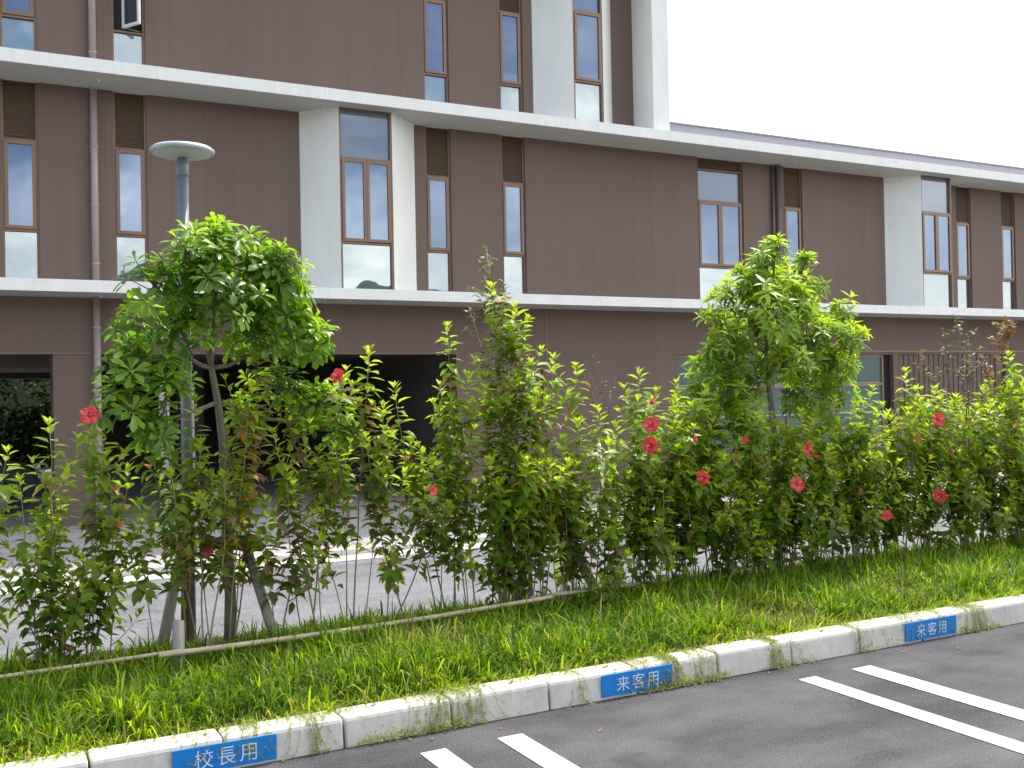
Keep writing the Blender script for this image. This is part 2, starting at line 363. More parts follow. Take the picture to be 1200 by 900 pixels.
UP = Vector((0, 0, 1))
def bez(a, b, c, n):
    a, b, c = Vector(a), Vector(b), Vector(c)
    return [a*(1-t)**2+b*2*t*(1-t)+c*t*t for t in [i/(n-1) for i in range(n)]]

# ================================================================== SETTING
YK, YB = 5.06, 7.36          # front of the near kerb, back of the planting strip
GZ = -0.25                   # level of the road and of the paving behind the strip
D = 17.6                     # plane of the school facade
struct(MB().add([(-400, -400, -0.5), (400, -400, -0.5), (400, 600, -0.5), (-400, 600, -0.5)], [(0, 1, 2, 3)]).build('ground', M_ground))
struct(MB().box(-60, 60, -60, YK+0.06, -0.45, 0).build('parking_lot', M_asph))
struct(MB().box(-60, 60, YK+0.06, YB, -0.45, 0.12).build('planting_bed', M_soil))
struct(MB().box(-60, 60, YB, YB+0.14, -0.44, 0.06).build('strip_edging', M_soil))
struct(MB().box(-60, 60, YB+0.14, 12.2, -0.46, GZ).build('road', M_road))
g = MB()                                                   # gutter and low kerb in front of the paving
x = -12.0
while x < 30:
    g.box(x+0.004, x+0.596, 12.2, 12.62, -0.46, GZ+0.012)
    g.box(x+0.004, x+0.596, 12.622, 12.80, -0.46, GZ+0.09, 0.012); x += 0.6
struct(g.build('road_kerb', M_kerb2))
struct(MB().box(-60, 60, 12.80, 60, -0.46, GZ+0.075).build('paving', M_paver))
pts = [(15.6+1.9*math.cos(a)*1.15, 14.5+1.25*math.sin(a)) for a in [2*math.pi*i/40 for i in range(40)]]
struct(MB().prism([(x+1.3, y) for x, y in pts], -0.3, GZ+0.19).build('entrance_apron', M_kerb2))
# painted bay lines on the asphalt (their ends point at the kerb)
for x0, x1 in ((1.972, 2.112), (2.402, 2.548), (4.462, 4.602), (4.905, 5.070), (-0.46, -0.31), (-0.02, 0.125), (7.0, 7.14), (7.43, 7.58)):
    struct(MB().add([(x0, -0.3, 0.004), (x1, -0.3, 0.004), (x1, 4.77, 0.004), (x0, 4.77, 0.004)], [(0, 1, 2, 3)]).build('painted_line', M_line))
# wooded hills behind the viewer, seen only as reflections in the glass
def hill(name, n, rng):
    V = []; f = []
    for i in range(n+1):
        a = math.pi*(1.02+0.96*i/n)
        rad = 150; q = min(1, max(0, (math.radians(312)-a)/math.radians(20))); h = 8.5+q*13.2+(2.2*math.sin(i*0.33)+1.3*math.sin(i*0.9+1))*(.5+.5*q)+rng.random()*1.3
        for r_, z in ((rad, -1), (rad+6, h*0.75), (rad+16, h*1.06)): V.append((r_*math.cos(a)+8, r_*math.sin(a), z+rng.random()*0.8))
    for i in range(n):
        for k in (0, 1): f.append((i*3+k, i*3+k+1, i*3+k+4, i*3+k+3))
    return struct(MB().add(V, f, False).build(name, simple("wooded_hill", (0.035, 0.055, 0.025), 0.9, var=0.4, vscale=0.3)))
hill('hills', 180, random.Random(5))

# near kerb: separate concrete stones 60 cm long
ORD = ['first', 'second', 'third', 'fourth', 'fifth', 'sixth', 'seventh', 'eighth', 'ninth', 'tenth', 'eleventh', 'twelfth', 'thirteenth']
def kerb_stone(x0, x1, label, rng):
    m = MB(); j = 0.0065; y0 = YK; y1 = YK+0.175; zt = 0.152+rng.uniform(-.003, .004); c = 0.022
    prof = [(y0-0.012, -0.2), (y0-0.012, 0.0), (y0, zt-c), (y0+0.006, zt-0.008), (y0+c, zt), (y1-0.01, zt), (y1, zt-0.012), (y1, -0.2)]
    n = len(prof); xs = [x0+j, x0+j+0.008, x1-j-0.008, x1-j]
    V = []
    for i, x in enumerate(xs):
        k = 0.006 if i in (0, 3) else 0
        V += [(x, y+(k if y < y0+0.1 else -k), z-(k if z > 0.05 else 0)) for y, z in prof]
    f = [(i*n+q, i*n+(q+1) % n, (i+1)*n+(q+1) % n, (i+1)*n+q) for i in range(3) for q in range(n)]
    f += [tuple(range(n)), tuple(reversed(range(3*n, 4*n)))]
    f = [tuple(reversed(q)) for q in f]
    m.add(V, f)
    return tag(m.build('kerb_stone', M_kerb), label, 'kerb stone', 'concrete kerb stones between grass and asphalt')
rk = random.Random(3)
for k in range(-6, 18):
    x0 = 1.68+0.6*k; x1 = x0+0.6
    if k == -1: lab = 'pale concrete kerb stone that carries the blue plate at the bottom left'
    elif k == 3: lab = 'pale concrete kerb stone behind the middle blue plate'
    elif k == 7: lab = 'pale concrete kerb stone behind the farthest blue plate on the right'
    elif k < -1: lab = 'pale kerb stone beyond the left blue plate, %s to its left' % ORD[-2-k]
    elif k < 3: lab = 'plain kerb stone between the left and middle blue plates, %s of three from the left' % ORD[k] if k >= 0 else ''
    elif k < 7: lab = 'plain weedy kerb stone between the middle and right blue plates, %s from the left' % ORD[k-4]
    else: lab = 'pale kerb stone to the right of all blue plates, %s past the last plate' % ORD[k-8]
    kerb_stone(x0, x1, lab, rk)

# blue plates with lettering on the kerb face
def plate(x0, x1, z0, z1, text, label):
    y = YK-0.018
    t = empty('kerb_sign', ((x0+x1)/2, y, z0), label, 'sign', 'blue parking plates on the kerb')
    m = MB(); b = 0.003
    m.box(x0, x1, y, y+0.008, z0, z1); m.build('plate', M_blue, t)
    cu = bpy.data.curves.new('lettering', 'FONT'); cu.body = text; cu.size = 0.107; cu.align_x = 'CENTER'; cu.align_y = 'CENTER'; cu.space_character = 1.26; cu.offset = -0.0007; cu.extrude = 0.0008
    tmp = bpy.data.objects.new('tmp', cu); COL.objects.link(tmp)
    me = bpy.data.meshes.new_from_object(tmp.evaluated_get(bpy.context.evaluated_depsgraph_get()))
    bpy.data.objects.remove(tmp); bpy.data.curves.remove(cu)
    co = np.zeros(len(me.vertices)*3, dtype=np.float32); me.vertices.foreach_get('co', co); co = co.reshape(-1, 3)
    cx, cz = (co[:, 0].min()+co[:, 0].max())/2, (co[:, 1].min()+co[:, 1].max())/2
    h = co[:, 1].max()-co[:, 1].min(); s = 0.087/h
    new = np.stack([(co[:, 0]-cx)*s*1.0+(x0+x1)/2, y-0.0012-co[:, 2], (co[:, 1]-cz)*s+(z0+z1)/2], 1)
    me.vertices.foreach_set('co', new.ravel().astype(np.float32)); me.update()
    me.materials.clear(); me.materials.append(M_signwhite); me.name = 'lettering'
    link(me, 'lettering', t)
plate(0.838, 1.330, 0.012, 0.133, '校長用', 'blue kerb plate with white lettering 校長用 at the bottom left')
plate(3.222, 3.722, 0.016, 0.140, '来客用', 'blue kerb plate reading 来客用 half hidden by creeping weeds, middle of the three')
plate(5.705, 6.215, 0.012, 0.140, '来客用', 'blue kerb plate reading 来客用 farthest away on the right')

# ================================================================== SCHOOL BUILDING
BL = empty('school_building', (10, D, GZ), 'brown clad school building with white floor slabs, tall narrow windows and dark passage', 'building')
ZA, ZB = 3.607, 6.765          # top of lower slab, underside of upper slab
XL, XR = -9.0, 36.0
def wall(x0, x1, z0, z1, y0=D, y1=D+0.3, m=None): return MB().box(x0, x1, y0, y1, z0, z1).build('wall', m or M_wall, BL)

def louver_mesh(x0, x1, z0, z1, y):
    m = MB(); m.box(x0, x1, y+0.05, y+0.06, z0, z1); z = z0+0.01
    while z < z1-0.03:
        m.add([(x0, y, z), (x1, y, z), (x1, y+0.045, z+0.026), (x0, y+0.045, z+0.026), (x0, y, z+0.006), (x1, y, z+0.006), (x1, y+0.045, z+0.032), (x0, y+0.045, z+0.032)],
              [(0, 3, 2, 1), (4, 5, 6, 7), (0, 1, 5, 4), (2, 3, 7, 6), (1, 2, 6, 5), (0, 4, 7, 3)]); z += 0.036
    return m
def rect_frame(m, x0, x1, z0, z1, y0, y1, w):
    m.box(x0, x0+w, y0, y1, z0, z1); m.box(x1-w, x1, y0, y1, z0, z1)
    m.box(x0+w, x1-w, y0+0.001, y1-0.001, z0, z0+w); m.box(x0+w, x1-w, y0+0.001, y1-0.001, z1-w, z1)
def window(x0, x1, rows, y=D+0.04, fm=None, fw=0.035):
    """rows: (z0, z1, kind) from the top down"""
    fm = fm or M_frame; m = MB(); z1 = rows[0][1]; z0 = rows[-1][0]
    m.box(x0, x0+fw, y, y+0.1, z0, z1); m.box(x1-fw, x1, y, y+0.1, z0, z1)
    for a, b, k in rows:
        m.box(x0+fw, x1-fw, y+0.002, y+0.098, a, a+0.028)
    m.box(x0+fw, x1-fw, y+0.002, y+0.098, z1-0.02, z1)
    w = m.build('window', fm, BL)
    bk = MB().box(x0+fw+0.002, x1-fw-0.002, y+0.094, y+0.097, z0+0.002, z1-0.002)
    for a, b, k in rows:
        xa, xb, za, zb = x0+fw+0.001, x1-fw-0.001, a+0.029, b-0.001
        if k == 'louver': louver_mesh(xa, xb, za, zb, y+0.012).build('louver', M_louver, w)
        elif k == 'fixed': MB().box(xa, xb, y+0.05, y+0.062, za, zb).build('pane', M_glass, w)
        elif k == 'top': MB().box(xa, xb, y+0.05, y+0.062, za, zb).build('pane', M_glass_top, w)
        elif k == 'low': MB().box(xa, xb, y+0.05, y+0.062, za, zb).build('pane', M_glass_low, w)
        elif k in ('sash', 'sash2'):
            n = 2 if k == 'sash2' else 1
            for i in range(n):
                p, q = xa+(xb-xa)*i/n+0.002, xa+(xb-xa)*(i+1)/n-0.002
                f = MB(); rect_frame(f, p, q, za+0.012, zb-0.004, y-0.018, y+0.03, 0.052)
                MB().box(p+0.004, q-0.004, y+0.01, y+0.03, za-0.02, za+0.0115).build('sill', M_louver, w) if i == 0 else None
                f.build('sash', fm, w)
                MB().box(p+0.05, q-0.05, y+0.008, y+0.02, za+0.06, zb-0.052).build('pane', M_glass, w)
        elif k == 'open':
            MB().box(xa, xb, y+0.088, y+0.093, za, zb).build('dark_opening', M_black, w)
            f = MB(); wd = (xb-xa)*0.92; hh0, hh1 = za+0.03, zb-0.01
            rect_frame(f, 0, wd, hh0, hh1, -0.02, 0.02, 0.045)
            rot = Matrix.Rotation(R(-58), 3, 'Z')
            f.v = [tuple(rot @ Vector(v)+Vector((xa+0.14, y-0.01, 0))) for v in f.v]; f.build('sash', M_white, w)
            f = MB().box(0.044, wd-0.044, -0.006, 0.006, hh0+0.044, hh1-0.044)
            f.v = [tuple(rot @ Vector(v)+Vector((xa+0.14, y-0.01, 0))) for v in f.v]; f.build('pane', M_glass, w)
            MB().tube([(xa+0.12, y, za+0.05), (xb-0.02, y+0.02, za+0.02)], 0.006, 5).build('stay', M_palemetal, w)
    return w
R2 = [(5.84, ZB, 'louver'), (4.43, 5.84, 'sash'), (3.607, 4.43, 'low')]
R3 = [(9.16, 10.42, 'louver'), (7.745, 9.16, 'sash'), (6.966, 7.745, 'low')]
for x0, x1 in ((-2.75, -2.23), (.55, 1.07), (2.17, 2.68), (7.61, 8.12), (9.20, 9.71), (16.36, 16.90), (22.03, 22.57), (23.74, 24.28), (27.1, 27.64)):
    window(x0, x1, R2)
window(13.93, 15.17, [(6.50, ZB, 'louver'), (5.83, 6.50, 'top'), (4.40, 5.83, 'sash2'), (3.607, 4.40, 'low')])
for x0, x1 in ((-2.75, -2.23), (.55, 1.07), (7.61, 8.12), (9.20, 9.71)): window(x0, x1, R3)
window(2.17, 2.68, [(9.16, 10.42, 'louver'), (7.745, 9.16, 'open'), (6.966, 7.745, 'low')])
YW = 17.0
# bays: white splayed panels either side of a window that stands forward of the wall
def bay(xa, wa, wb, xb, z0, z1, rows):
    MB().prism([(xa, D+0.03), (wa, YW), (wa, YW+0.05), (xa+0.05, D+0.2)], z0, z1).build('bay_panel', M_panel, BL)
    MB().prism([(xb, D+0.03), (xb-0.05, D+0.2), (wb, YW+0.05), (wb, YW)], z0, z1).build('bay_panel', M_panel, BL)
    window(wa+0.002, wb-0.002, rows, YW+0.012)
bay(5.20, 5.745, 6.715, 7.42, ZA, ZB, [(5.885, ZB, 'top'), (4.415, 5.885, 'sash2'), (ZA, 4.415, 'low')])
bay(19.48, 20.08, 21.12, 21.72, ZA, ZB, [(5.885, ZB, 'top'), (4.43, 5.885, 'sash2'), (ZA, 4.43, 'low')])
bay(9.90, 10.50, 11.18, 11.80, 6.966, 10.42, [(9.18, 10.42, 'fixed'), (7.80, 9.18, 'sash'), (6.966, 7.80, 'low')])
for x0, x1 in ((XL, -2.75), (-2.23, .55), (1.07, 2.17), (2.68, 5.25), (7.37, 7.61), (8.12, 9.20), (9.71, 13.93), (15.17, 16.36), (16.90, 19.53), (21.67, 22.03), (22.57, 23.74), (24.28, 27.1), (27.64, XR)):
    wall(x0, x1, 3.60, ZB-0.002)
for x0, x1 in ((XL, -2.75), (-2.23, .55), (1.07, 2.17), (2.68, 7.61), (8.12, 9.20), (9.71, 9.95), (11.75, 12.30)):
    wall(x0, x1, 6.955, 10.422)
wall(XL, 12.28, 6.955, 10.42, D+0.302, D+14, M_dark)               # body of the top storey
MB().box(12.30, 12.70, 16.90, D+14.0, 6.9655, 10.42).build('end_wall', M_panel, BL)
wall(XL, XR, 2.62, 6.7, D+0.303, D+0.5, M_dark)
# slabs
MB().box(XL, XR, 16.68, D+0.6, 6.766, 6.964).build('floor_slab', M_white, BL)
MB().box(XL, XR, 16.68, D+0.3, 3.424, 3.605).build('floor_slab', M_white, BL)
MB().box(XL, XR, 16.70, D+0.01, 6.7635, 6.7655).build('soffit_shade', M_soffit, BL)  # thin sheets added under both slabs to darken their undersides like shade
MB().box(XL, XR, 16.70, D+0.01, 3.4215, 3.4235).build('soffit_shade', M_soffit, BL)
MB().box(XL, 12.9, 16.7, D+14.2, 10.425, 10.75).build('roof_slab', M_white, BL)
MB().box(12.705, XR, 16.90, D+14.0, 6.966, 7.185).build('parapet', M_parapet, BL)
MB().box(12.705, XR, 16.87, 16.93, 7.186, 7.215).build('parapet_cap', M_parapet, BL)
for x in (1.9, 5.5, 8.9, 12.4, 13.1, 16.2, 20.0, 23.9):
    MB().lathe([(0.018, 0), (0.018, 0.03)], (x, 17.05, 6.735), 10).build('soffit_nozzle', M_wpole, BL)
for x in (1.9, 5.5, 12.2, 17.2): MB().lathe([(0.016, 0), (0.016, 0.03)], (x, 17.2, 3.394), 10).build('soffit_nozzle', M_wpole, BL)
# ground floor
YG = D+0.02
wall(XL, XR, 2.53, 3.4205, YG, D+0.3)
wall(1.23, 1.88, GZ, 2.529, YG+0.002, D+0.62)
wall(-8.9, -7.4, GZ, 2.529, YG, D+0.6)
wall(8.17, 9.53, GZ, 2.529, YG, D+0.3); wall(10.04, 13.32, GZ, 2.529, YG, D+0.3)
wall(9.53, 10.04, GZ, 1.20, YG, D+0.3); wall(9.53, 10.04, 2.235, 2.529, YG, D+0.3)
wall(13.32, 19.45, GZ, 0.30, YG, D+0.3); wall(19.72, 19.9, GZ, 2.529, YG, D+0.3)
wall(23.42, 23.62, GZ, 2.529, YG, D+0.3); wall(23.8, XR, GZ, 2.529, YG, D+0.3)
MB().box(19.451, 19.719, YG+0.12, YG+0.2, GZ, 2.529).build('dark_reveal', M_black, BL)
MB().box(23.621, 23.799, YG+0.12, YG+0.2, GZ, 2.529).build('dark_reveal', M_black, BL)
MB().box(16.9, XR-0.1, YG-0.035, YG-0.001, 2.585, 2.625).build('drip_rail', M_louver, BL)
MB().box(XL+0.1, 8.17, YG-0.02, YG-0.001, 2.532, 2.552).build('drip_rail', M_louver, BL)
for x in (9.48, 10.12): MB().box(x-0.012, x+0.012, YG-0.012, YG-0.001, GZ+.2, 3.41).build('cover_strip', M_frame, BL)
w = window(9.533, 10.037, [(1.205, 2.232, 'sash')], YG+0.05)
for ch in w.children:
    if ch.name.startswith('pane'): ch.data.materials[0] = M_glass_gf
MB().box(9.50, 10.07, YG-0.025, YG-0.002, 2.236, 2.262).build('window_hood', M_frame, BL)
wm = MB(); xs = [13.32, 14.85, 16.38, 17.91, 19.448]
for x in xs: wm.box(min(x, 19.4), min(x, 19.4)+0.048, YG+0.06, YG+0.14, 0.302, 2.528)
wm.box(13.37, 19.39, YG+0.062, YG+0.138, 1.80, 1.87); wm.box(13.37, 19.39, YG+0.062, YG+0.138, 0.303, 0.36); wm.box(13.37, 19.39, YG+0.062, YG+0.138, 2.47, 2.527)
ww = wm.build('window', M_louver, BL)
for i in range(4):
    a, b = xs[i]+0.049, min(xs[i+1], 19.4)-0.001
    MB().box(a, b, YG+0.095, YG+0.105, 1.871, 2.469).build('pane', M_glass_gf, ww)
    MB().box(a, b, YG+0.095, YG+0.105, 0.361, 1.799).build('pane', M_glass_gf, ww)
    MB().box(a, b, YG+0.07, YG+0.09, 1.15, 1.19).build('rail', M_palemetal, ww)
sh = MB().box(19.901, 23.419, YG+0.06, YG+0.12, GZ, 2.528)
x = 19.95
while x < 23.38: sh.box(x, x+0.14, YG+0.035, YG+0.0595, GZ, 2.52); x += 0.175
sh.build('slatted_screen', M_wall, BL)
# undercroft behind the facade
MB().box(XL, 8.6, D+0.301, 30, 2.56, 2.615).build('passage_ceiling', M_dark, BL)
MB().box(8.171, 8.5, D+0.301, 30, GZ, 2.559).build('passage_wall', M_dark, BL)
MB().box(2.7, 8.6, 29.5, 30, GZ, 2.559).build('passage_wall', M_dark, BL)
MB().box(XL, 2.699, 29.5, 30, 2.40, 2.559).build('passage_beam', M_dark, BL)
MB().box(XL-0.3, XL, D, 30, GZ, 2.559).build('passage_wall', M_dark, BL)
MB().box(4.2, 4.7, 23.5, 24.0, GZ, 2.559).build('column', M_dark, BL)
MB().box(7.2, 7.9, 22.0, 22.12, GZ, 2.1).build('service_door', simple("blue_grey_door", (0.035, 0.045, 0.06), 0.5), BL)
# downpipes
def downpipe(x, y, z0, z1, r, m, gaps=()):
    p = MB().tube([(x, y, z0), (x, y, z1)], r, 14).build('downpipe', m, BL)
    z = z0+0.33
    while z < z1:
        MB().lathe([(r+0.001, 0), (r+0.010, 0.004), (r+0.010, 0.036), (r+0.001, 0.04)], (x, y, z), 14).build('bracket', m, p); z += 0.93
downpipe(1.87, D-0.075, 3.607, ZB, 0.055, M_pipe); downpipe(1.87, D-0.075, 6.965, 10.4, 0.055, M_pipe); downpipe(1.87, D-0.075, GZ+.06, 3.421, 0.055, M_pipe)
downpipe(16.12, D-0.075, 3.607, ZB, 0.055, M_pipe2)
downpipe(15.99, D-0.05, 3.607, ZB, 0.03, M_pipe2)

# ================================================================== OBJECTS
# street lamp standing in the strip
t = empty('street_lamp', (1.335, 7.25, 0.1), 'slim grey street lamp with flat disc head rising behind the left tree', 'street lamp')
MB().tube([(1.335, 7.25, 0.05), (1.335, 7.25, 3.33)], [0.040, 0.038], 16).build('pole', M_lamp, t)
MB().lathe([(0.040, 0), (0.043, 0.005), (0.043, 0.10), (0.030, 0.12), (0.030, 0.135)], (1.335, 7.25, 3.30), 18).build('collar', M_lamp, t)
hd = MB().lathe([(0.198, 3.452), (0.212, 3.462), (0.214, 3.478), (0.19, 3.497), (0.11, 3.515), (0.0, 3.522)], (1.335, 7.25, 0), 48).build('lamp_head', M_lamphead, t)
MB().lathe([(0.03, 3.425), (0.10, 3.43), (0.17, 3.443), (0.2, 3.455), (0.15, 3.458)], (1.335, 7.25, 0), 48).build('diffuser', M_diff, hd)

# pale metal stand behind the lamp, at the passage
t = empty('metal_stand', (2.9, 17.0, GZ+.07), 'pale grey steel stand with two upright bars behind the lamp pole', 'stand')
f = (3.1-2.86)
MB().box(2.70, 2.86, 16.95, 17.02, GZ+.075, 2.02).build('upright', M_palemetal, t)
MB().box(3.10, 3.24, 16.95, 17.02, GZ+.075, 2.02).build('upright', M_palemetal, t)
MB().box(2.861, 3.099, 16.96, 17.01, 0.35, 0.46).build('crossbar', M_palemetal, t)
MB().prism([(3.24, 16.96), (3.75, 16.6), (3.78, 16.64), (3.27, 17.0)], 0.18, 0.30).build('foot', M_palemetal, t)

# bamboo rail, its short post
def bamboo(a, b, r, label):
    a, b = Vector(a), Vector(b); n = 20; L_ = (b-a).length
    path = []; rad = []; 
    for i in range(n+1):
        s = i/n
        p = a.lerp(b, s)+Vector((0, 0, -0.018*math.sin(math.pi*s)))
        for ds, rr in ((-.004, r), (0, r*1.13), (.004, r)): 
            q = p+(b-a)*ds/L_*2.0; path.append(q); rad.append(rr*(1-.12*s))
    return tag(MB().tube(path, rad, 10).build('bamboo_pole', M_bamboo), label, 'bamboo pole', 'bamboo poles lashed along the hedge')
bamboo((-1.9, 6.31, 0.30), (1.10, 6.30, 0.305), 0.013, 'thin dry bamboo pole along the hedge foot at the far left')
bamboo((0.98, 6.275, 0.300), (3.72, 6.47, 0.305), 0.017, 'thick pale bamboo pole crossing in front of the short grey post')
bamboo((3.62, 6.60, 0.29), (6.4, 6.78, 0.30), 0.014, 'bamboo pole mostly hidden in the foot of the dense hedge')
tag(MB().tube([(1.10, 6.345, 0.02), (1.10, 6.345, 0.47)], [0.036, 0.034], 12).build('short_post', M_log), 'short grey wooden post just behind the bamboo pole', 'post')

# timber support round the left tree
t = empty('tree_support', (1.45, 6.85, 0.13), 'timber tree support of two leaning grey logs and a red brown crossbar', 'tree support')
MB().tube([(1.075, 6.95, 0.05), (1.265, 6.98, 0.93)], [0.038, 0.034], 12).build('leaning_log', M_log, t)
MB().tube([(1.80, 6.62, 0.05), (1.63, 6.86, 0.80)], [0.036, 0.031], 12).build('leaning_log', M_log, t)
MB().tube([(1.265, 7.06, 0.05), (1.285, 7.06, 0.95)], [0.030, 0.030], 12).build('upright_log', M_brownlog, t)
MB().tube([(1.10, 6.91, 0.88), (1.72, 6.80, 0.80)], [0.034, 0.032], 12).build('crossbar', M_redlog, t)
# leaning posts round the middle sapling and the right tree
t = empty('tree_support', (4.0, 6.9, 0.13), 'weathered leaning timber props half hidden in the middle of the hedge', 'tree support')
MB().tube([(4.36, 6.75, 0.05), (4.12, 6.95, 0.78)], [0.042, 0.038], 10).build('leaning_log', M_log, t)
MB().tube([(3.62, 6.9, 0.05), (3.86, 6.98, 0.75)], [0.04, 0.036], 10).build('leaning_log', M_log, t)
MB().tube([(3.70, 6.93, 0.70), (4.25, 6.96, 0.72)], [0.03, 0.03], 10).build('crossbar', M_redlog, t)

# white pole stand on the paving
t = empty('pole_stand', (8.5, 13.5, GZ+.075), 'white tubular pole stand with a crossbar behind the hedge, below the small window', 'pole stand')
MB().tube([(8.78, 13.5, GZ+.075), (8.66, 13.5, 0.98)], 0.038, 10).build('leaning_pole', M_wpole, t)
MB().tube([(8.92, 13.56, GZ+.075), (8.88, 13.56, 1.0)], 0.016, 8).build('thin_pole', M_wpole, t)
MB().tube([(8.52, 13.62, 0.80), (9.08, 13.62, 0.83)], 0.022, 8).build('crossbar', M_wpole, t)
tag(MB().tube([(9.42, 13.6, GZ+.075), (9.40, 13.6, 1.02)], 0.028, 10).build('marker_pole', M_wpole), 'single thin white upright pole seen through the hedge right of the pole stand', 'pole')

# dark car parked in the passage
def car(loc, paint, label):
    t = empty('parked_car', loc, label, 'car')
    def prof_body(pts, y0, y1, inset):
        m = MB(); n = len(pts); V = []
        ys = [y0+inset, y0, y1, y1-inset]; sc = [0.97, 1, 1, 0.97]
        for y, s in zip(ys, sc):
            V += [(px*s, y, 0.55+(pz-0.55)*s) for px, pz in pts]
        f = [(i*n+q, i*n+(q+1) % n, (i+1)*n+(q+1) % n, (i+1)*n+q) for i in range(3) for q in range(n)]
        f += [tuple(range(n)), tuple(reversed(range(3*n, 4*n)))]
        m.add(V, f); m.v = [(x+loc[0], y+loc[1], z+loc[2]) for x, y, z in m.v]; return m
    body = [(-2.0, .30), (-2.03, .62), (-1.95, .86), (-1.2, .93), (1.0, .95), (1.75, .82), (2.02, .66), (2.05, .30)]
    prof_body(body, -.82, .82, .10).build('body', paint, t)
    cab = [(-1.75, .90), (-1.45, 1.34), (-1.1, 1.46), (.15, 1.47), (.5, 1.36), (1.1, .93)]
    c = prof_body(cab, -.70, .70, .12).build('cabin', paint, t)
    for sgn in (-1, 1):
        m = MB().add([(x+loc[0], sgn*.705+loc[1], z+loc[2]) for x, z in ((-1.5, .97), (-1.28, 1.33), (.1, 1.38), (.45, 1.30), (.85, .98))], [(0, 1, 2, 3, 4)]); m.build('side_window', M_glass, c)
        for x in (-1.25, 1.25):
            tub = MB().tube([(x+loc[0], sgn*.66+loc[1], .30+loc[2]), (x+loc[0], sgn*.85+loc[1], .30+loc[2])], .30, 24).build('wheel', M_black, t)
            MB().tube([(x+loc[0], sgn*.851+loc[1], .30+loc[2]), (x+loc[0], sgn*.86+loc[1], .30+loc[2])], .18, 16).build('rim', M_palemetal, tub)
        m = MB().box(1.88+loc[0], 2.0+loc[0], loc[1]+sgn*.62-.14, loc[1]+sgn*.62+.14, .62+loc[2], .76+loc[2]); m.build('headlight', M_diff, t)
    return t
car((-0.75, 20.8, GZ+.075), simple("dark_grey_car_paint", (0.03, 0.035, 0.045), 0.25, 0.3), 'dark car parked in the shaded passage behind the brown pillar')

# ------------------------------------------------------------------ plants
NPR = np.random.RandomState(11)
def rdir(rng, e0, e1):
    a = rng.uniform(0, 2*math.pi); e = R(rng.uniform(e0, e1)); return Vector((math.cos(a)*math.cos(e), math.sin(a)*math.cos(e), math.sin(e)))
def hib_shoot(m, lv, path, r0, rng, t0, dens=1.0, size=1.0, brown=0.1, age0=0.0, side=0):
    n = len(path); 
    m.tube(path, [r0*(1-.72*i/(n-1)) for i in range(n)], 5)
    L_ = sum((path[i+1]-path[i]).length for i in range(n-1))
    cnt = max(4, int(L_/0.024*dens)); az = rng.uniform(0, 6.28)
    for k in range(cnt):
        u = t0+(1-t0)*(k+rng.random()*.6)/cnt; u = min(u, .995)
        q = u*(n-1); i = min(int(q), n-2); p = path[i].lerp(path[i+1], q-i); ax = (path[i+1]-path[i]).normalized()
        az += 2.4+rng.uniform(-.35, .35)
        if rng.random() > 0.35+0.65*u+0.15: continue
        o = ax.orthogonal().normalized(); b = ax.cross(o); rad = o*math.cos(az)+b*math.sin(az)
        rem = (1-u)*L_
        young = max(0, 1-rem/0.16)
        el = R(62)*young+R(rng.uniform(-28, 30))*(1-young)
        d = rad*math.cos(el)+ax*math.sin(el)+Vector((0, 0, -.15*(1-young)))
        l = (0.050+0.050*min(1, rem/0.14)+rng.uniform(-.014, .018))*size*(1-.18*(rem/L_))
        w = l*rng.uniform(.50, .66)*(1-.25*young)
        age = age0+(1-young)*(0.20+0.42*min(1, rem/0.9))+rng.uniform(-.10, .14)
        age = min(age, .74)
        if rng.random() < brown*(0.35+1.3*min(1, rem/0.8))*(1-young): age = rng.choice((.78, .82, .84, .88, .90, .93, 1.0 if rng.random() < .35 else .86))
        pet = p+d.normalized()*0.012*size
        lv.add(pet, d, ax+rad*-.2+Vector((0, 0, .6)), l, w, age, rng.uniform(.4, 1.7))
    for k in range(5):      # tuft at the tip
        az += 2.4; o = Vector((math.cos(az), math.sin(az), 0)); d = o*.55+Vector((0, 0, 1))*rng.uniform(.6, 1.1)
        lv.add(path[-1], d, o*-1+Vector((0, 0, .3)), rng.uniform(.042, .066)*size, rng.uniform(.016, .026)*size, age0+rng.uniform(0, .12), .8)

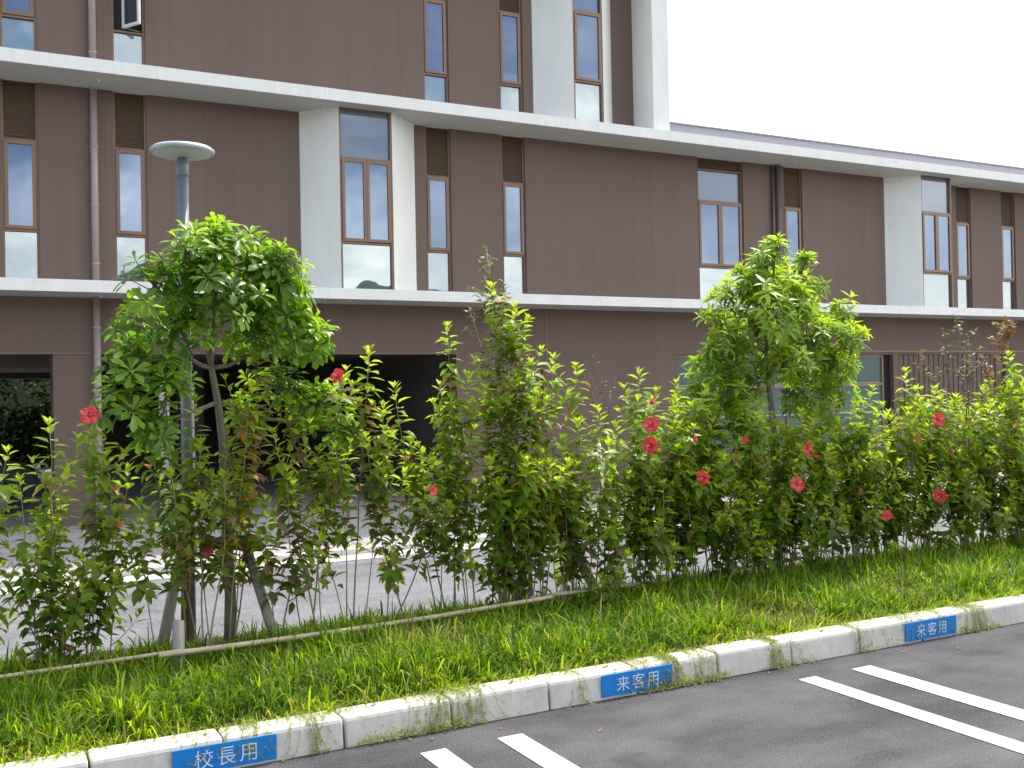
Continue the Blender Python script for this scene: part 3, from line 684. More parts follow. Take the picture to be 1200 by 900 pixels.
def flower_mesh(parent, c, facing, r, rng, closed=0.0):
    c = Vector(c); fz = Vector(facing).normalized(); fx = fz.orthogonal().normalized(); fy = fz.cross(fx)
    V = []; Fc = []; A = []; a0 = rng.uniform(0, 6)
    for k in range(5):
        a = a0+k*2*math.pi/5; o = len(V); nu, nv = 5, 5
        for i in range(nu):
            s = i/(nu-1)
            wd = (.10, .25, .43, .50, .30)[i]*r
            for j in range(nv):
                q = j/(nv-1)*2-1
                rr = r*(0.06+0.98*s*(1-.10*q*q))*(1+.05*math.sin(k*2.3+a0)); ruf = .13*r*math.sin(q*4+k*1.7+s*2)*s+.10*r*q*q*s
                zz = r*(.62*s*(1-closed*.2)+closed*1.4*s)-.34*r*s*s*(1-closed)+ruf+.16*r*q*s
                rad = rr*(1-.72*closed)
                th = q*wd*(1-.5*closed)
                V.append(c+(fx*math.cos(a)+fy*math.sin(a))*rad+(fx*-math.sin(a)+fy*math.cos(a))*th+fz*zz); A.append(1.0 if s < .2 else .75 if s < .4 else (.30, .45, .15, .50, .25)[k]*(.4+.6*abs(q)))
        for i in range(nu-1):
            for j in range(nv-1): Fc.append((o+i*nv+j, o+i*nv+j+1, o+(i+1)*nv+j+1, o+(i+1)*nv+j))
    loops = [i for f in Fc for i in f]
    ob = fast_mesh('flower', np.array([tuple(v) for v in V]), loops, np.full(len(Fc), 4), M_petal, parent, np.array(A))
    if closed < .5:
        MB().tube([c, c+fz*r*.55+fx*.02*r, c+fz*r*1.15-UP*.06*r], [r*.05, r*.045, r*.07], 6).build('stamen', M_stamen, ob)
    return ob

def bush(base, tips, label, rng, dens=1.0, bare=(.15, .35), brown=.1, sides=4.2, flowers=(), size=1.08, lowside=.0, lean=.0, bud=(), spread=.10, sl=(.14, .44)):
    bx, by = base
    root = empty('hibiscus_bush', (bx, by, 0.12), label, 'hibiscus bush', 'hibiscus bushes in the hedge')
    m = MB(); lv = Leaves('ovate')
    for tx, ty, tz in tips:
        b = Vector((bx+rng.uniform(-spread, spread)*1.2-(tx-bx)*lean+rng.choice((-1, 1))*lean*.12, by+rng.uniform(-spread, spread), 0.10)); tp = Vector((tx, ty, tz))
        mid = b.lerp(tp, rng.uniform(.4, .6))+Vector((rng.uniform(-.12, .12), rng.uniform(-.09, .09), .05))
        path = bez(b, mid, tp, 9); path = [p+Vector((rng.uniform(-.008, .008), rng.uniform(-.008, .008), 0)) for p in path[:-1]]+[path[-1]]
        t0 = rng.uniform(*bare)
        hib_shoot(m, lv, path, rng.uniform(.0045, .0078), rng, t0, dens, size, brown)
        h = tz-.1
        for k in range(int(sides*h*rng.uniform(.7, 1.3)+.5)):
            u = rng.uniform(max(.12, t0-.1, lowside), .86); q = u*8; i = min(7, int(q)); p = path[i].lerp(path[i+1], q-i)
            d = rdir(rng, 8, 66); ln = rng.uniform(*sl)*(1.15-.5*u)
            e = p+d*ln; e2 = p+d*ln*.5+Vector((0, 0, -.02))
            e.z += .04
            hib_shoot(m, lv, bez(p, e2, e, 5), .0042, rng, .1, dens*1.0, size*.95, brown*(1.2-.6*u), .22*(1-u))
    fl = []
    for (fx, fy, fz, face, r) in list(flowers)+[(x, y, z, f, -r) for x, y, z, f, r in bud]:
        tp = Vector((fx, fy, fz)); f = Vector(face).normalized(); a = tp-f*.05; b = Vector((bx+rng.uniform(-.05, .05), by, max(.3, fz-.45)))
        path = bez(b, b.lerp(a, .5)+Vector((0, .05, .07)), a, 6)
        hib_shoot(m, lv, path, .004, rng, .25, dens, size*.9, brown)
        m.tube([a, tp+f*.005], [.0035, .006], 5)
        fl.append((tp, (f+rdir(rng, -35, 45)*.55), r))
    m.build('stems', M_stem, root)
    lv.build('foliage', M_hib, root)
    for tp, f, r in fl: flower_mesh(root, tp, f, abs(r), rng, 0.0 if r > 0 else 0.85)
    return root
CAMF = lambda x, y=6.4: (-x, -y, 0.5)
BUSHES = [
 ((-.10, 6.72), [(-.32, 6.7, 1.35), (-.05, 6.6, 1.45), (.06, 6.8, 1.2), (.21, 6.5, 1.50), (.15, 6.6, .85)], 'sparse hibiscus bush cut by the left edge of the picture', dict(brown=.10), [], []),
 ((.38, 6.66), [(.27, 6.5, 1.33), (.43, 6.5, 1.65), (.53, 6.8, 1.30), (.38, 6.55, .9), (.55, 6.6, .75)], 'hibiscus bush with one tall stem in front of the passage left of the brown pillar', dict(brown=.08), [], []),
 ((.70, 6.70), [(.68, 6.65, 1.59), (.77, 6.8, 1.44), (.90, 6.8, 1.35), (.62, 6.6, .8), (.8, 6.6, .72), (.74, 6.6, 1.62)], 'leafy hibiscus bush in front of the brown pillar with a red flower at its top', dict(brown=.12), [(.635, 6.38, 1.70, (.5, -1, .3), .052), (.79, 6.55, 1.05, (.8, -.8, .1), .03)], []),
 ((1.02, 6.72), [(1.04, 6.65, 1.93), (1.10, 6.5, 1.33), (.98, 6.6, 1.1), (1.05, 6.55, .75), (.95, 6.7, 1.55)], 'tall hibiscus bush whose tip stands just left of the lamp pole', dict(brown=.12), [], []),
 ((1.32, 6.62), [(1.27, 6.65, 1.77), (1.30, 6.6, 1.5), (1.42, 6.55, 1.3), (1.36, 6.5, .95)], 'hibiscus bush with browning leaves between the lamp pole and the left trunk', dict(brown=.38, bare=(.35, .5)), [], []),
 ((1.58, 6.78), [(1.51, 6.85, 1.57), (1.66, 6.95, 1.69), (1.71, 6.8, 2.04), (1.56, 6.6, 1.2), (1.62, 6.6, 1.85)], 'hibiscus bush with many pinkish brown leaves just right of the left tree trunk', dict(brown=.48, bare=(.35, .5)), [(1.33, 6.6, .83, (.4, -1, .2), .035)], []),
 ((1.93, 6.76), [(1.94, 6.9, 1.76), (1.84, 6.6, 1.30), (2.06, 6.6, 1.1), (1.78, 6.7, 1.55), (2.02, 6.5, .7)], 'thin hibiscus bush with bare lower stems right of the leaning log', dict(brown=.42, bare=(.22, .42), sides=2.6), [], []),
 ((2.18, 6.72), [(2.11, 6.8, 1.41), (2.13, 6.5, 1.45), (2.25, 6.6, 1.95), (2.10, 6.6, 1.0)], 'thin hibiscus bush with a red flower against the dark passage opening', dict(brown=.22, bare=(.2, .4), sides=2.6), [(2.12, 6.36, 1.905, (-.9, -.5, .2), .055)], []),
 ((2.52, 6.75), [(2.49, 6.8, 2.09), (2.66, 6.6, 1.25), (2.38, 6.6, 1.5), (2.55, 6.7, 1.7), (2.40, 6.5, .8)], 'tall leaning hibiscus bush in the middle of the dark passage opening', dict(brown=.25, bare=(.32, .48), sides=2.4), [], []),
 ((2.82, 6.74), [(2.71, 6.9, 1.84), (2.78, 6.8, 1.44), (2.95, 6.6, 1.1), (2.85, 6.6, 1.3)], 'hibiscus bush with a low red flower near the right jamb of the passage', dict(brown=.25, bare=(.28, .45), sides=2.4), [(2.77, 6.40, 1.135, (.6, -.9, .1), .04)], []),
 ((3.12, 6.76), [(3.07, 6.9, 1.84), (3.19, 6.9, 1.60), (3.02, 6.65, 2.25), (3.17, 6.65, 1.91), (3.1, 6.6, 1.25)], 'tall green hibiscus bush at the right jamb of the passage opening', dict(brown=.16, bare=(.2, .4)), [], []),
 ((3.42, 6.70), [(3.45, 6.65, 1.72), (3.35, 6.6, 1.35), (3.5, 6.5, 1.1), (3.33, 6.7, 1.9), (3.55, 6.6, 1.9), (3.4, 6.8, 2.15)], 'hibiscus bush at the foot of the tall bare topped sapling', dict(brown=.14, bare=(.2, .4)), [], []),
 ((3.68, 6.68), [(3.56, 6.65, 2.40), (3.40, 6.7, 2.55), (3.62, 6.5, 1.72), (3.78, 6.6, 1.3), (3.7, 6.55, .95), (3.72, 6.7, 2.0)], 'tallest hibiscus bush beside the pale cane, below the small ground floor window', dict(brown=.16, bare=(.1, .3)), [], []),
 ((3.98, 6.72), [(3.88, 6.65, 2.03), (4.17, 6.8, 1.97), (3.95, 6.55, 1.3), (4.05, 6.6, 1.55), (4.1, 6.5, 1.0)], 'hibiscus bush with yellowed leaves just right of the small ground floor window', dict(brown=.18, bare=(.06, .25)), [], []),
 ((4.36, 6.72), [(4.26, 6.65, 1.64), (4.42, 6.65, 1.51), (4.32, 6.55, 1.2), (4.48, 6.6, 1.0), (4.3, 6.5, .8)], 'low hibiscus bush in front of the white pole stand', dict(brown=.12, bare=(.04, .2), sides=4), [], []),
 ((4.70, 6.70), [(4.76, 6.8, 1.92), (4.78, 6.65, 1.70), (4.62, 6.55, 1.3), (4.75, 6.5, 1.05), (4.65, 6.7, 1.5)], 'green hibiscus bush carrying two large red flowers one above the other', dict(brown=.08, bare=(.04, .2), sides=4), [(4.51, 6.30, 1.517, (-.55, -1, .15), .062), (4.49, 6.28, 1.372, (-.7, -1, .2), .066)], [(4.57, 6.34, 1.73, (-.5, -.4, -.9), .04)]),
 ((5.06, 6.74), [(5.23, 6.95, 1.83), (5.0, 6.6, 1.5), (5.12, 6.6, 1.2), (4.95, 6.5, .95), (5.1, 6.8, 1.7), (5.05, 6.5, .7)], 'dense hibiscus bush with one round red flower, left of the right tree', dict(brown=.10, bare=(.03, .18), sides=4.4), [(4.99, 6.30, 1.111, (-.8, -1, .1), .056)], [(4.93, 6.35, 1.45, (-.5, -.5, -.8), .042)]),
 ((5.42, 6.70), [(5.42, 6.95, 1.61), (5.53, 6.8, 1.68), (5.35, 6.55, 1.25), (5.5, 6.5, 1.0), (5.38, 6.6, .7), (5.3, 6.7, 1.45)], 'dense hibiscus bush under the left side of the right tree with small red buds', dict(brown=.10, bare=(.03, .18), sides=4.4), [(5.45, 6.36, 1.37, (-.3, -1, .3), .03)], [(5.35, 6.34, 1.25, (-.6, -.8, .4), .030), (5.25, 6.3, .87, (-.6, -.8, .4), .028)]),
 ((5.80, 6.72), [(5.81, 6.8, 1.71), (5.72, 6.6, 1.3), (5.9, 6.6, 1.15), (5.8, 6.5, .85), (6.04, 6.8, 1.52), (5.7, 6.8, 1.6)], 'dense hibiscus bush in front of the right tree trunk with one open red flower', dict(brown=.08, bare=(.03, .18), sides=4.4), [(5.92, 6.30, .998, (-.85, -1, .15), .062)], []),
 ((6.18, 6.72), [(6.36, 6.95, 1.44), (6.33, 6.65, 1.59), (6.15, 6.6, 1.2), (6.25, 6.5, .9), (6.1, 6.7, 1.35)], 'dense hibiscus bush with a red flower seen from the side, right of the right trunk', dict(brown=.08, bare=(.03, .18), sides=4.2), [(6.03, 6.30, 1.289, (.7, -.9, .1), .058)], [(6.10, 6.32, 1.22, (.5, -.7, -.5), .036)]),
 ((6.58, 6.74), [(6.6, 6.8, 1.55), (6.5, 6.6, 1.25), (6.7, 6.6, 1.05), (6.62, 6.5, .75), (6.75, 6.9, 1.66)], 'dense hibiscus bush below the right end of the wide ground floor window', dict(brown=.12, bare=(.03, .18), sides=4.2), [], []),
 ((6.98, 6.72), [(6.96, 6.95, 1.77), (7.25, 6.95, 1.57), (7.17, 6.65, 1.76), (6.9, 6.6, 1.1), (7.05, 6.5, .8), (6.8, 6.7, 1.4)], 'hibiscus bush in front of the dark reveal at the end of the wide window', dict(brown=.14, bare=(.04, .2), sides=4), [(6.93, 6.30, .677, (-.2, -1, .1), .045)], []),
 ((7.40, 6.72), [(7.74, 6.95, 1.47), (7.4, 6.7, 1.5), (7.5, 6.6, 1.1), (7.35, 6.5, .8)], 'hibiscus bush with two red flowers far right, one above the other', dict(brown=.16, bare=(.04, .22), sides=3.8), [(7.58, 6.30, 1.472, (-.95, -1, .1), .066), (7.60, 6.30, .802, (-.9, -1, .1), .062)], []),
 ((7.82, 6.74), [(7.77, 6.8, 1.91), (8.15, 6.95, 1.63), (7.9, 6.6, 1.25), (7.8, 6.5, .9), (7.7, 6.7, 1.55)], 'hibiscus bush just left of the first thin sapling at the right', dict(brown=.2, bare=(.04, .22), sides=3.8), [], []),
 ((8.28, 6.74), [(8.23, 6.8, 1.67), (8.5, 6.9, 1.55), (8.2, 6.55, 1.1), (8.4, 6.5, .8), (8.1, 6.7, 1.4)], 'hibiscus bush under the first thin sapling at the right', dict(brown=.2, bare=(.04, .22), sides=4), [], []),
 ((8.72, 6.74), [(8.69, 6.95, 1.62), (9.0, 6.9, 1.74), (8.65, 6.55, 1.15), (8.85, 6.5, .85), (8.8, 6.7, 1.5)], 'hibiscus bush between the two thin saplings at the right', dict(brown=.18, bare=(.04, .22), sides=4), [], []),
 ((9.18, 6.74), [(9.04, 6.8, 1.52), (9.45, 6.95, 2.07), (9.67, 6.95, 1.77), (9.2, 6.55, 1.2), (9.35, 6.5, .8)], 'bright hibiscus bush at the right edge of the picture', dict(brown=.12, bare=(.04, .22), sides=4), [], []),
 ((9.75, 6.74), [(9.7, 6.8, 1.6), (9.9, 6.9, 1.8), (10.0, 6.6, 1.2), (9.8, 6.5, .8)], 'hibiscus bush cut off by the right edge of the picture', dict(brown=.12, bare=(.04, .22), sides=4), [], []),
]
for i, (b, tips, lab, kw, fl, bd) in enumerate(BUSHES):
    kw = dict(kw)
    if .95 < b[0] < 3.05:
        kw['bare'] = (.26, .52); tips = [q for q in tips if q[2] > 1.06]; kw['lowside'] = .26; kw['lean'] = .9; kw['sides'] = 2.7; kw['sl'] = (.16, .42)
    if b[0] > 3.3:
        rr = random.Random(900+i)
        tips = tips+[(b[0]+rr.uniform(-.24, .24), b[1]+rr.uniform(-.36, .12), z) for z in (rr.uniform(.35, .6), rr.uniform(.8, 1.15), rr.uniform(.95, 1.25), rr.uniform(1.1, 1.4), rr.uniform(1.25, 1.5) if b[0] < 4.9 else rr.uniform(1.5, 1.78), rr.uniform(1.2, 1.4) if b[0] < 4.9 else rr.uniform(1.45, 1.7)) if not (4.2 < b[0] < 4.5 and z > .95)]
        kw['bare'] = (.20, .42); kw['lowside'] = .16; kw['sides'] = kw.get('sides', 4)*(1.1 if b[0] > 4.5 else .62); kw['size'] = 1.12; kw['dens'] = 1.05
    bush(b, tips, lab, random.Random(100+i), flowers=fl, bud=bd, **kw)

# trees with whorls of glossy leaves
def tree(name, label, base, trunk, trad, lobes, fork, leafm, rng, ncl, ll, wl, shape, age0=.0):
    root = empty(name, base, label, 'tree')
    m = MB(); lv = Leaves(shape)
    m.tube(trunk, trad, 9)
    order = list(lobes); rng.shuffle(order); mains = []
    while len(mains) < 6:
        best = max(order, key=lambda l: min([(Vector(l[:3])-Vector(q[:3])).length for q in mains] or [l[2]]))
        mains.append(best); order.remove(best)
    limbs = []
    for li, lb in enumerate(mains+order):
        c = Vector(lb[:3]); rad = lb[3]
        if li < 6: fk = min((Vector(f) for f in fork), key=lambda f: (f-c).length+rng.random()*.2); r0 = .0165
        else: fk = min((p for lm in limbs for p in lm[2:6]), key=lambda p: (p-c).length+max(0, p.z-c.z)*.8); r0 = .010
        mid = fk.lerp(c, .5)+Vector((0, 0, -.10*(c-fk).length))+rdir(rng, -20, 20)*.07
        limb = bez(fk, mid, c, 7); limb = [p+Vector((rng.uniform(-.012, .012), rng.uniform(-.012, .012), rng.uniform(-.01, .01)))*(0 if i in (0,) else 1) for i, p in enumerate(limb)]
        if li < 6: limbs.append(limb)
        m.tube(limb, [r0*(1-.125*i) for i in range(7)], 6)
        nc = max(6, int(ncl*(rad/.25)**2))
        for k in range(nc):
            d = rdir(rng, -55, 90); p = c+Vector((d.x*1.05, d.y*1.05, d.z*.9))*rad*(rng.uniform(.2, 1.0)**.6*(1.0 if rng.random() < .72 else rng.uniform(1.15, 1.6)))
            q = limb[rng.choice((4, 5, 6))]
            tdir = (p-q); tl = tdir.length
            m.tube(bez(q, q.lerp(p, .6)+Vector((0, 0, -.02)), p, 4), [.0055, .0045, .0035, .0025], 4, False)
            ax = (tdir.normalized()*.5+d*.4+UP*.65).normalized()
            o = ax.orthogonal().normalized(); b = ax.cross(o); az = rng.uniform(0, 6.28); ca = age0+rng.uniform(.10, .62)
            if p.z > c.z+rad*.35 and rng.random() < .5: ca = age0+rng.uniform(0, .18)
            n = rng.randint(8, 12); sz = rng.uniform(.75, 1.12)
            for j in range(n):
                az += 2.4; el = R(rng.uniform(-12, 28)+ (32 if j > n-4 else 0)); r_ = o*math.cos(az)+b*math.sin(az)
                dd = r_*math.cos(el)+ax*math.sin(el)+Vector((0, 0, -.10))
                l = ll*sz*(.62 if j > n-4 else 1)*rng.uniform(.8, 1.15)
                lv.add(p-ax*.012*(n-j)*.35+dd.normalized()*.008, dd, ax+Vector((0, 0, .5))+r_*-.15, l, wl*l, ca+rng.uniform(-.12, .12), rng.uniform(.3, 1.3))
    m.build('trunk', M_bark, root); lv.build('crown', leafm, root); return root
LOBES1 = [(1.43, 6.65, 2.78, .17), (1.22, 6.58, 2.64, .21), (1.70, 6.74, 2.69, .21), (1.03, 6.61, 2.45, .20), (1.38, 6.56, 2.46, .25), (1.80, 6.75, 2.46, .25), (.99, 7.03, 2.25, .19), (2.01, 6.97, 2.25, .22), (2.14, 6.95, 2.18, .15), (1.19, 6.64, 2.19, .20), (1.65, 6.82, 2.23, .23), (.89, 6.67, 2.02, .16), (1.08, 6.62, 1.95, .17), (.81, 6.58, 1.79, .15), (.98, 6.64, 1.64, .14), (1.90, 7.04, 1.86, .18), (2.17, 6.98, 1.72, .20), (2.35, 6.97, 1.56, .15), (1.47, 6.97, 2.70, .20), (1.83, 6.63, 2.62, .16), (1.72, 7.05, 1.68, .14)]
tree('broadleaf_tree', 'small rounded glossy green tree hiding part of the lamp pole on the left', (1.51, 6.85, .13),
     [(1.51, 6.85, .05), (1.52, 6.85, .5), (1.50, 6.85, 1.0), (1.49, 6.85, 1.49), (1.46, 6.85, 1.76), (1.42, 6.85, 2.0), (1.38, 6.85, 2.2)], [.042, .037, .033, .029, .024, .019, .014],
     LOBES1, [(1.46, 6.85, 1.76), (1.49, 6.85, 1.55), (1.42, 6.85, 1.98)], M_tree, random.Random(21), 31, .120, .41, 'obovate')
LOBES2 = [(6.06, 6.74, 2.85, .16), (6.04, 6.93, 2.70, .24), (6.50, 6.99, 2.74, .22), (6.84, 7.06, 2.73, .11), (5.88, 7.08, 2.55, .20), (5.93, 6.60, 2.40, .30), (6.68, 6.91, 2.41, .19), (7.10, 6.95, 2.46, .15), (5.55, 6.85, 2.36, .15), (6.55, 6.66, 2.18, .26), (5.75, 6.83, 2.11, .25), (6.85, 6.60, 2.21, .14), (5.70, 7.11, 1.97, .21), (6.56, 7.07, 2.04, .28), (6.92, 6.88, 1.90, .22), (5.62, 6.73, 1.76, .20), (5.54, 7.09, 1.70, .18), (6.20, 6.89, 2.60, .24), (7.30, 7.08, 2.04, .13), (5.48, 6.7, 2.12, .15), (5.95, 6.95, 1.75, .26), (6.25, 7.1, 2.28, .28), (6.40, 6.75, 1.72, .22), (6.80, 7.0, 1.62, .20), (5.42, 6.9, 1.48, .18), (7.0, 6.7, 2.25, .14), (6.33, 6.7, 2.52, .22), (5.66, 6.6, 1.45, .2), (6.1, 6.6, 1.95, .24), (6.7, 6.65, 1.95, .2), (7.05, 6.9, 1.72, .16), (6.15, 6.75, 3.02, .10), (6.62, 6.85, 2.92, .10)]
tree('broadleaf_tree', 'bright green open crowned tree with several stems rising from the hedge on the right', (6.2, 6.85, .13),
     [(6.22, 6.85, .05), (6.2, 6.85, .6), (6.19, 6.85, 1.15), (6.18, 6.85, 1.52), (6.13, 6.85, 1.89), (6.12, 6.85, 2.2), (6.06, 6.85, 2.6)], [.042, .038, .034, .028, .020, .014, .008],
     LOBES2, [(6.18, 6.85, 1.5), (6.12, 6.85, 2.1), (6.30, 6.85, 1.75), (6.09, 6.85, 1.9)], M_tree2, random.Random(22), 27, .118, .33, 'ovate')

# thin saplings
def sapling(label, base, stems, rng, dens, ll, ages, thick=.009):
    root = empty('sapling', base, label, 'sapling', 'thin saplings in the hedge')
    m = MB(); lv = Leaves('ovate')
    def leafy(path, t0, dn):
        n = len(path); L_ = sum((path[i+1]-path[i]).length for i in range(n-1)); c = max(2, int(L_/.022*dn)); az = rng.uniform(0, 6)
        for k in range(c):
            u = t0+(1-t0)*rng.random(); q = u*(n-1); i = min(n-2, int(q)); p = path[i].lerp(path[i+1], q-i); az += 2.4
            d = Vector((math.cos(az), math.sin(az), rng.uniform(-.3, .8))); l = ll*rng.uniform(.6, 1.2)
            lv.add(p+d.normalized()*.006, d, UP+Vector((rng.uniform(-.5, .5), rng.uniform(-.5, .5), 0)), l, l*rng.uniform(.45, .62), rng.choice(ages)+rng.uniform(-.06, .06), rng.uniform(.3, 1.4))
    for st in stems:
        ps = [Vector(p) for p in st]; path = []
        for i in range(len(ps)-1): path += [ps[i].lerp(ps[i+1], s/5)+Vector((rng.uniform(-.006, .006), rng.uniform(-.006, .006), 0)) for s in range(5)]
        path.append(ps[-1]); n = len(path)
        m.tube(path, [thick*(1-.8*i/(n-1)) for i in range(n)], 5)
        leafy(path[n//2:], .1, 1.1*dens)
        for k in range(int(n*.8)):
            i = rng.randint(int(n*.35), n-2); d = rdir(rng, 20, 70); ln = rng.uniform(.08, .22); p = path[i]
            tw = bez(p, p+d*ln*.5, p+d*ln+Vector((0, 0, .03)), 4); m.tube(tw, [.0032, .0028, .0022, .0016], 4, False); leafy(tw, .25, dens)
    m.build('stems', M_cane if thick > .0085 else M_bark, root)
    if lv.P: lv.build('foliage', M_sap, root)
    return root
sapling('tall thin pale stemmed sapling with brownish leaf tips near the middle', (3.54, 6.85, .13),
        [[(3.54, 6.85, .1), (3.60, 6.85, 1.15), (3.53, 6.85, 1.91), (3.44, 6.85, 2.86)], [(3.58, 6.88, .1), (3.62, 6.85, 1.4), (3.61, 6.88, 2.1), (3.58, 6.85, 2.62)], [(3.57, 6.85, 1.3), (3.45, 6.82, 1.85), (3.26, 6.80, 2.42)], [(3.52, 6.85, 1.9), (3.50, 6.9, 2.3), (3.52, 6.9, 2.6)]],
        random.Random(31), 1.0, .062, (.25, .35, .45, .5, .55, .78, .82, .4), .011)
sapling('olive leaved slender sapling, left one of the two at the right', (8.7, 6.9, .13),
        [[(8.7, 6.9, .1), (8.69, 6.85, 1.53), (8.67, 6.85, 2.03), (8.51, 6.85, 2.47)], [(8.66, 6.85, 1.1), (8.40, 6.85, 1.87), (8.35, 6.85, 2.32)], [(8.6, 6.9, 1.2), (8.25, 6.9, 1.75), (8.12, 6.9, 2.05)], [(8.7, 6.9, 1.4), (8.85, 6.9, 2.1)]],
        random.Random(32), 1.7, .046, (.3, .45, .5, .55, .6, .9), .008)
sapling('orange tipped slender sapling near the right edge', (9.05, 6.9, .13),
        [[(9.05, 6.9, .1), (9.07, 6.85, 1.61), (9.21, 6.85, 2.03), (9.29, 6.85, 2.46)], [(9.1, 6.85, 1.5), (9.3, 6.9, 2.1), (9.42, 6.9, 2.4)], [(9.08, 6.85, 1.5), (8.98, 6.9, 2.1)]],
        random.Random(33), 1.7, .048, (.55, .82, .9, .95, .97, .85), .008)
sapling('nearly bare dark twiggy sapling in front of the wall in the middle', (4.36, 6.9, .13),
        [[(4.36, 6.9, .1), (4.42, 6.88, 1.0), (4.45, 6.85, 1.5), (4.36, 6.85, 2.17)], [(4.43, 6.85, 1.37), (4.59, 6.88, 1.9)], [(4.40, 6.85, 1.6), (4.27, 6.85, 1.91)]],
        random.Random(34), .12, .03, (.6, .8), .007)
t = empty('cane_stake', (3.66, 6.82, .13), 'pale straight cane with pink tape standing left of the small ground floor window', 'stake')
MB().tube([(3.64, 6.82, .05), (3.65, 6.82, 1.2), (3.66, 6.82, 2.15)], [.012, .012, .010], 8).build('cane', M_cane, t)
MB().tube([(3.6575, 6.82, 1.98), (3.659, 6.82, 2.02)], .0135, 8).build('tape', simple("pink_tape", (.5, .16, .2), .5), t)
tag(MB().tube([(1.12, 6.78, 1.42), (1.22, 6.74, 1.31), (1.37, 6.7, 1.16), (1.50, 6.70, 0.95)], [.009, .012, .013, .014], 7).build('cut_branch', M_cane), 'bare pale cut branch leaning across the hedge in front of the lamp pole', 'branch')

# dark evergreen bank beyond the passage
struct(MB().add([(-30, 34.6, GZ), (12, 34.6, GZ), (12, 36.5, 3.6), (-30, 36.5, 3.6), (12, 45, 4.4), (-30, 45, 4.4)], [(0, 1, 2, 3), (3, 2, 4, 5)]).build('planted_bank', simple("dark_bank_cover", (0.022, 0.038, 0.014), 0.95, var=0.5, vscale=2.0)))
rb = random.Random(77)
for cx, rad, lab in ((-3.4, 2.3, 'dark evergreen shrub beyond the passage, farthest to the left'), (0.0, 2.5, 'dark evergreen shrub seen through the passage left of the pillar'), (3.2, 2.4, 'dark evergreen shrub beyond the passage, partly behind the pillar')):
    root = empty('evergreen_shrub', (cx, 34, GZ), lab, 'shrub', 'dark shrubs beyond the passage')
    m = MB(); lv = Leaves('ovate')
    for k in range(9):
        e = Vector((cx+rb.uniform(-1.6, 1.6), 34+rb.uniform(-.8, .8), rb.uniform(1.4, 2.8))); m.tube(bez((cx+rb.uniform(-.4, .4), 34, GZ), (cx, 34, 1), e, 5), [.05, .04, .03, .02, .01], 5)
        for q in range(260):
            p = e+rdir(rb, -70, 90)*rb.uniform(.1, .95); d = rdir(rb, -40, 60); lv.add(p, d, rdir(rb, 30, 90), rb.uniform(.14, .26), rb.uniform(.08, .14), rb.random())
    for q in range(2200):
        p = Vector((cx+rb.uniform(-2, 2), 33.4+rb.uniform(0, .9), rb.uniform(GZ, 1.6))); lv.add(p, rdir(rb, -40, 60), rdir(rb, 20, 90), rb.uniform(.14, .26), rb.uniform(.08, .14), rb.random())
    m.build('stems', M_bark, root); lv.build('foliage', M_bg, root)

# ------------------------------------------------------------------ grass (uncountable: one object)
def blades(n, seed, xr, yr, hfun):
    r = np.random.RandomState(seed)
    nc = n//11; cx = r.uniform(*xr, nc); cy = r.uniform(*yr, nc); ch = r.uniform(.72, 1.30, nc); ci = r.randint(0, nc, n)
    ox, oy = r.normal(0, .022, n), r.normal(0, .022, n)
    x = cx[ci]+ox; y = np.clip(cy[ci]+oy, yr[0], yr[1])
    cl = np.sin(x*7.1+np.sin(y*9)*1.3)*np.cos(y*8.3+x*2.1)+.7*np.sin(x*17+y*13)+.5*np.sin(x*2.7+1)
    h = hfun(x, y, cl, r)*ch[ci]
    keep = h > .02; x, y, cl, h, ox, oy, ci = x[keep], y[keep], cl[keep], h[keep], ox[keep], oy[keep], ci[keep]; n = len(x)
    az = np.arctan2(oy, ox)+r.normal(0, .55, n); lean = np.clip(r.gamma(2.6, .27, n), .08, 1.7)
    front = np.clip(1-(y-YK-.16)/.22, 0, 1)
    dx = np.cos(az)*lean; dy = np.sin(az)*lean - front*.45
    w = r.uniform(.0020, .0043, n)*(.75+h*3.2)
    wa = az+np.pi/2+r.uniform(-.6, .6, n); wx, wy = np.cos(wa)*w, np.sin(wa)*w
    V = np.zeros((n, 7, 3)); z0 = .10
    for i, (t, ww) in enumerate(((0, .8), (.40, 1.0), (.76, .72))):
        bx, by = x+dx*h*t**1.7*.85, y+dy*h*t**1.7*.85; bz = z0+h*np.maximum(t-.34*lean*t**2.4, .25*t)
        V[:, 2*i, 0] = bx-wx*ww; V[:, 2*i, 1] = by-wy*ww; V[:, 2*i, 2] = bz
        V[:, 2*i+1, 0] = bx+wx*ww; V[:, 2*i+1, 1] = by+wy*ww; V[:, 2*i+1, 2] = bz
    V[:, 6, 0] = x+dx*h*.95; V[:, 6, 1] = y+dy*h*.95; V[:, 6, 2] = z0+h*np.maximum(1-.50*lean, .12)
    dry = r.random_sample(n) < (.05+.22*front)
    age = np.clip(.46-.08*cl+(r.uniform(-.26, .26, nc))[ci]+r.uniform(-.26, .28, n)-.30*front, 0, .86)
    patch = np.exp(-((x-5.05)**2/.07+(y-5.62)**2/.06))+np.exp(-((x-2.55)**2/.05+(y-6.05)**2/.03))*.8+np.exp(-((x-6.45)**2/.05+(y-5.75)**2/.05))*.8
    dry |= r.random_sample(n) < patch*.8
    age = np.where(dry, r.uniform(.93, 1, n), age)
    return V, age
